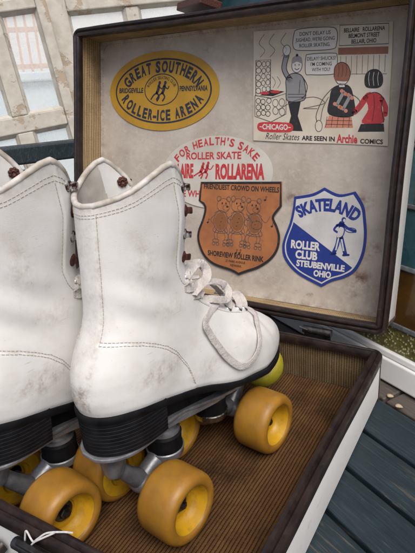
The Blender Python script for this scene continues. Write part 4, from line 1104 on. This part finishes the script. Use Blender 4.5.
# welt / sole following the outline
def outline_pts(h, grow, u0=-999, n_=120):
    u, v_, a = sl_(h); pts = []
    for t in np.linspace(0, a[-1], n_): pts.append((float(np.interp(t, a, u)), -float(np.interp(t, a, v_))))
    for t in np.linspace(a[-1], 0, n_)[1:-1]: pts.append((float(np.interp(t, a, u)), float(np.interp(t, a, v_))))
    P = np.array(pts); tg = np.roll(P, -1, 0) - np.roll(P, 1, 0); nn = np.stack([tg[:, 1], -tg[:, 0]], 1); nn /= np.linalg.norm(nn, axis=1, keepdims=True) + 1e-9
    if ((P - P.mean(0)) * nn).sum() < 0: nn = -nn
    return P + nn * grow
m = MB(); lay = [(-.6, .6), (1.5, .6), (2.0, -.6), (1.8, -3.6), (1.0, -5.2), (-3, -5.6)]
for (gr, dz) in lay:
    P = outline_pts(2, gr); m.v += [mm((x, y, float(zb(x)) + dz)) for x, y in P]
n_ = len(P)
for j in range(len(lay) - 1):
    for i in range(n_): m.f.append((j * n_ + i, j * n_ + (i + 1) % n_, (j + 1) * n_ + (i + 1) % n_, (j + 1) * n_ + i)); m.m.append(0)
m.f.append(tuple(range((len(lay) - 1) * n_, len(lay) * n_))); m.m.append(0)
m.build('sole', BLACKRUB, skate)
# stacked heel: grooved layers following the heel outline, straight breast at u=11
P0 = outline_pts(2, 1.2); keep = [tuple(p) for p in P0 if p[0] < 11.5]
right = [p for p in keep if p[1] <= 0]; left = [p for p in keep if p[1] > 0]
loop = right + [(11.5, right[-1][1] * .6), (11.5, 0), (11.5, left[0][1] * .6)] + left
cxy = np.array([(-15, 0)]); m = MB(); rings = []
nl_ = 9; ztop, zbot = 110.5, 83.5
for l in range(nl_):
    za, zb_ = ztop - (ztop - zbot) * l / nl_, ztop - (ztop - zbot) * (l + 1) / nl_
    for (z, s_) in ((za - .05, .982), (za - .4, .993), (zb_ + .4, .993), (zb_ + .05, .982)):
        ts = s_ * (1 - .03 * (ztop - z) / 30)
        rings.append([(-15 + (x + 15) * ts, y * ts, z) for x, y in loop])
n_ = len(loop)
for rg_ in rings: m.v += mmb(rg_)
for j in range(len(rings) - 1):
    for i in range(n_): m.f.append((j * n_ + i, j * n_ + (i + 1) % n_, (j + 1) * n_ + (i + 1) % n_, (j + 1) * n_ + i)); m.m.append(0)
m.f.append(tuple(range(n_))); m.m.append(0); m.f.append(tuple(range((len(rings) - 1) * n_, len(rings) * n_))); m.m.append(0)
m.build('heel', BLACKRUB, skate, angle=25)
# plate: flat tread under heel, channelled bridge down to the ball
def plate_z(u): return float(np.interp(u, [-60, 10, 30, 80, 95, 200], [83.0, 83.0, 80.0, 70.5, 69.0, 66.0]))
def strip(mb, us, hw, z0, z1):   # hw(u), offsets from plate_z
    o = len(mb.v); n_ = len(us)
    for u in us:
        w_ = hw(u); zz = plate_z(u)
        for (y, z) in ((-w_, z0), (w_, z0), (w_, z1), (-w_, z1)): mb.v.append(mm((u, y, zz + z)))
    for i in range(n_ - 1):
        for q_ in range(4): mb.f.append((o + i * 4 + q_, o + i * 4 + (q_ + 1) % 4, o + i * 4 + 4 + (q_ + 1) % 4, o + i * 4 + 4 + q_)); mb.m.append(0)
    mb.f.append((o + 3, o + 2, o + 1, o)); mb.m.append(0); e = o + (n_ - 1) * 4; mb.f.append((e, e + 1, e + 2, e + 3)); mb.m.append(0)
m = MB()
strip(m, np.linspace(-44, 12, 24), lambda u: 25 * math.sqrt(max(.05, 1 - max(0, (-14 - u) / 31) ** 2)), -3.2, -.2)
strip(m, np.linspace(12.2, 175, 60), lambda u: float(np.interp(u, [12, 40, 85, 120, 160, 175], [20, 17, 22, 26, 20, 8])), -3.0, 0)
for y in (-15, 15):
    o = len(m.v)
    for u in np.linspace(8, 92, 20):
        zz = plate_z(u)
        for (yy, z) in ((y - 2, -9), (y + 2, -9), (y + 2, -2.9), (y - 2, -2.9)): m.v.append(mm((u, yy, zz + z)))
    for i in range(19):
        for q_ in range(4): m.f.append((o + i * 4 + q_, o + i * 4 + (q_ + 1) % 4, o + i * 4 + 4 + (q_ + 1) % 4, o + i * 4 + 4 + q_)); m.m.append(0)
bevel(m.build('plate', METAL, skate, smooth=False), .0008)
pl = bpy.data.objects['plate.001'] if 'plate.001' in bpy.data.objects else bpy.data.objects['plate']
for (u, y) in ((-36, 0), (-22, 19), (-22, -19), (4, 20), (4, -20), (100, 20), (100, -20), (150, 15), (150, -15)):
    MB().lathe(mmv([(.1, -2.2), (2.6, -1.8), (3.6, -.6), (3.8, .3)]), mm((u, y, plate_z(u) - 3.1)), (0, 0, 1), 16).build('rivet', METAL_D, pl)
# bridge ribs between sole and plate (dark arch)
m = MB()
for y in (-12, -4, 4, 12):
    o = len(m.v)
    for u in np.linspace(12, 86, 20):
        for (yy, z) in ((y - 2.2, plate_z(u) - .2), (y + 2.2, plate_z(u) - .2), (y + 2.2, float(zb(u)) - 5), (y - 2.2, float(zb(u)) - 5)): m.v.append(mm((u, yy, z)))
    for i in range(19):
        for q_ in range(4): m.f.append((o + i * 4 + q_, o + i * 4 + (q_ + 1) % 4, o + i * 4 + 4 + (q_ + 1) % 4, o + i * 4 + 4 + q_)); m.m.append(0)
m.build('arch_filler', BLACKRUB, skate, smooth=False)
# trucks
def truck(u0, dr):    # dr: direction from axle towards the middle of the skate
    m = MB(); ku = u0 + dr * 30; pzt = plate_z(ku) - 3; tp = pzt
    # hanger: axle housing thick in the middle
    m.lathe([(.0001, -.024), (.0052, -.024), (.0058, -.014), (.0085, -.006), (.0095, 0), (.0085, .006), (.0058, .014), (.0052, .024), (.0001, .024)], (u0 / 1000, 0, .028), (0, 1, 0), 20)
    # yoke to the cushion ring
    m.tube([mm((u0, 0, 29)), mm((u0 + dr * 14, 0, 36)), mm((ku, 0, 43))], [.0085, .0075, .009], 14)
    # arm to the pivot at the outer end
    m.tube([mm((u0, 0, 30)), mm((u0 - dr * 12, 0, 44)), mm((u0 - dr * 22, 0, 58))], [.0085, .0065, .0055], 14)
    tr = m.build('truck', METAL, skate)
    MB().lathe(mmv([(.1, -5.6), (5.6, -5.4), (6.4, -4.6), (6.4, -.2), (8.5, -.1), (8.5, .8), (.1, .9)]), mm((ku, 0, 34.6)), (0, 0, 1), 6).build('kingpin_nut', METAL_D, tr)
    MB().lathe([(.0001, -.042), (.0035, -.042), (.0035, .042), (.0001, .042)], (u0 / 1000, 0, .028), (0, 1, 0), 14).build('axle', METAL_D, tr)
    MB().lathe([(.0001, .0), (.011, .0), (.0152, .003), (.0160, .0085), (.0150, .0092), (.0135, .006)], mm((ku, 0, 35)), (0, 0, 1), 32).build('cushion_cup', CHROME if dr < 0 else METAL, tr)
    MB().lathe([(.0130, .0), (.0148, .003), (.0142, .010), (.0148, .016), (.0125, .0185), (.0001, .0186)], mm((ku, 0, 41)), (0, 0, 1), 32).build('cushion', BLACKRUB, tr)
    h_ = (tp - 59.0) / 1000 + .004
    MB().lathe([(.0136, .0), (.0136, .0025), (.0112, .0028), (.0108, max(.006, h_ * .6)), (.0135, h_), (.0001, h_ + .0001)], mm((ku, 0, 59.2)), (0, 0, 1), 32).build('post', METAL, tr)
    pu_ = u0 - dr * 24
    MB().lathe([(.0001, -.003), (.0065, -.002), (.0085, .002), (.0095, .010), (.0125, .5 * (plate_z(pu_) - 3 - 55) / 1000 + .010), (.016, (plate_z(pu_) - 2 - 55) / 1000)], mm((pu_, 0, 55)), (0, 0, 1), 24).build('pivot_bracket', METAL, tr)
truck(0, 1); truck(121, -1)
# wheels
TP = [(21.4, -16.7), (22.5, -17), (26.0, -15.6), (27.6, -12.5), (28, -9), (28, 9), (27.6, 12.5), (26.0, 15.6), (23.4, 17.1), (20.4, 17.0), (19.2, 16.4), (18.6, 15.2)]
CP = [(18.65, 15.3), (18.0, 12.5), (17.4, 9.0), (16.4, 5.2), (14.4, 3.2), (12.2, 2.8), (11.9, 3.8), (9.6, 3.8), (9.2, 2.6), (8.2, 2.4)]
for u0 in (0, 121):
    for sd in (-1, 1):
        org = mm((u0, sd * 37.5, 28)); ax = (0, sd, 0)
        wh = MB().lathe(mmv(TP), org, ax, 64).build('wheel', TYRE, skate, angle=50)
        MB().lathe(mmv(CP + [(8.2, -10)]) + mmv([(9.2, -10.2)]), org, ax, 56).lathe(mmv([(21.45, -16.6), (20.2, -17.1), (13, -16.6), (12, -14.2), (9.4, -13.4), (9.2, -10.2)]), org, ax, 56).build('hub', CORE, wh, angle=50)
        MB().lathe(mmv([(8.1, -9.6), (8.1, 3.0), (7.4, 3.6), (5.4, 3.6), (5.2, 3.0), (3.2, 3.0)]), org, ax, 32).build('bearing', METAL_D, wh, angle=30)
        MB().lathe(mmv([(4.9, 3.0), (4.9, 6.2), (4.3, 7.0), (2.6, 7.0), (2.5, 8.6), (.1, 8.7)]), org, ax, 6).build('nut', METAL_D, wh, angle=20)
# toe stop
axv = Vector((.62, 0, -.78)).normalized(); tz = Vector((174, 0, 57))
ts = MB().lathe(mmv([(6, 0), (19, .2), (22, 2.5), (23, 6), (22.8, 15), (21, 21.5), (16.5, 26), (10, 28.5), (.1, 29)]), mm(tz - axv * 6 + Vector((-2, 0, -6))), axv, 44).build('toe_stop', TOESTOP, skate, angle=60)
MB().lathe(mmv([(5, -14), (5, .5), (9, .6), (9, -2), (5, -2.2)]), mm(tz - axv * 6 + Vector((-2, 0, -6))), axv, 20).build('toe_stop_stem', METAL, ts)

# second skate: a copy, parts and sub-parts too
def copy_tree(o, parent=None):
    c = o.copy(); COL.objects.link(c); c.parent = parent
    for ch in list(o.children): copy_tree(ch, c)
    return c
sk2 = copy_tree(skate); sk2.location = SK_B
sk2['label'] = 'white high top roller skate cut off by the left edge of the photo'

# its boot leans over on its trucks
piv = Matrix.Translation((0, 0, .07)); tilt = piv @ Matrix.Rotation(R_(5.0), 4, 'X') @ Matrix.Diagonal((1.02, 1.02, 1.06, 1)) @ piv.inverted()
for ch in sk2.children:
    if ch.name.split('.')[0] not in ('wheel', 'truck'): ch.matrix_local = tilt @ ch.matrix_local

# ------------------------------------------------------------------ small loose things
# white string knotted on the front edge
def cw(x, y, z): return Vector((x, y, z))
st_p = smoothpath([cw(.309, -D + .0095, HB + .0030), cw(.303, -D + .006, HB + .0042), cw(.294, -D + .001, HB + .0036), cw(.288, -D - .0025, HB - .001), cw(.284, -D - .0035, HB - .004), cw(.279, -D - .0030, HB + .0020), cw(.277, -D - .0038, HB - .004), cw(.2745, -D - .0045, HB - .015), cw(.272, -D - .0075, HB - .0185), cw(.276, -D - .0078, HB - .017), cw(.281, -D - .0055, HB - .010), cw(.285, -D - .0040, HB - .0045), cw(.2905, -D - .0022, HB - .0002), cw(.299, -D + .003, HB + .0043)], 8)
s_ = MB().tube(st_p, .00065, 8).build('string', STRING); tag(s_, 'short white string knotted over the dark front edge of the case', 'string')
def pebble(loc, r, label, seed):
    rnd = random.Random(seed); m = MB(); prof = []
    n1, n2 = 10, 14; vs = []; fs = []
    for j in range(n1 + 1):
        a = math.pi * j / n1
        for i in range(n2):
            t = 2 * math.pi * i / n2; k_ = 1 + .12 * math.sin(3 * t + seed) * math.sin(a) + .08 * math.sin(5 * a + t)
            vs.append((r * k_ * math.sin(a) * math.cos(t), r * .8 * k_ * math.sin(a) * math.sin(t), r * .62 * (1 - math.cos(a)) * .9))
    for j in range(n1):
        for i in range(n2): fs.append((j * n2 + i, j * n2 + (i + 1) % n2, (j + 1) * n2 + (i + 1) % n2, (j + 1) * n2 + i))
    o = m.add(vs, fs).build('pebble', mottled('tan_pebble', (.42, .34, .24), (.34, .26, .18), 300, .8)); o.location = loc
    tag(o, label, 'pebble', 'pale pebbles beside the case')
pebble(bp(.378, .2235, -.0018), .0034, 'small tan pebble at the joint of the brown ledge under the white frame', 1)
pebble(bp(.396, .2165, -.0018), .0036, 'small tan pebble at the edge of the teal slat, nearer of two', 2)
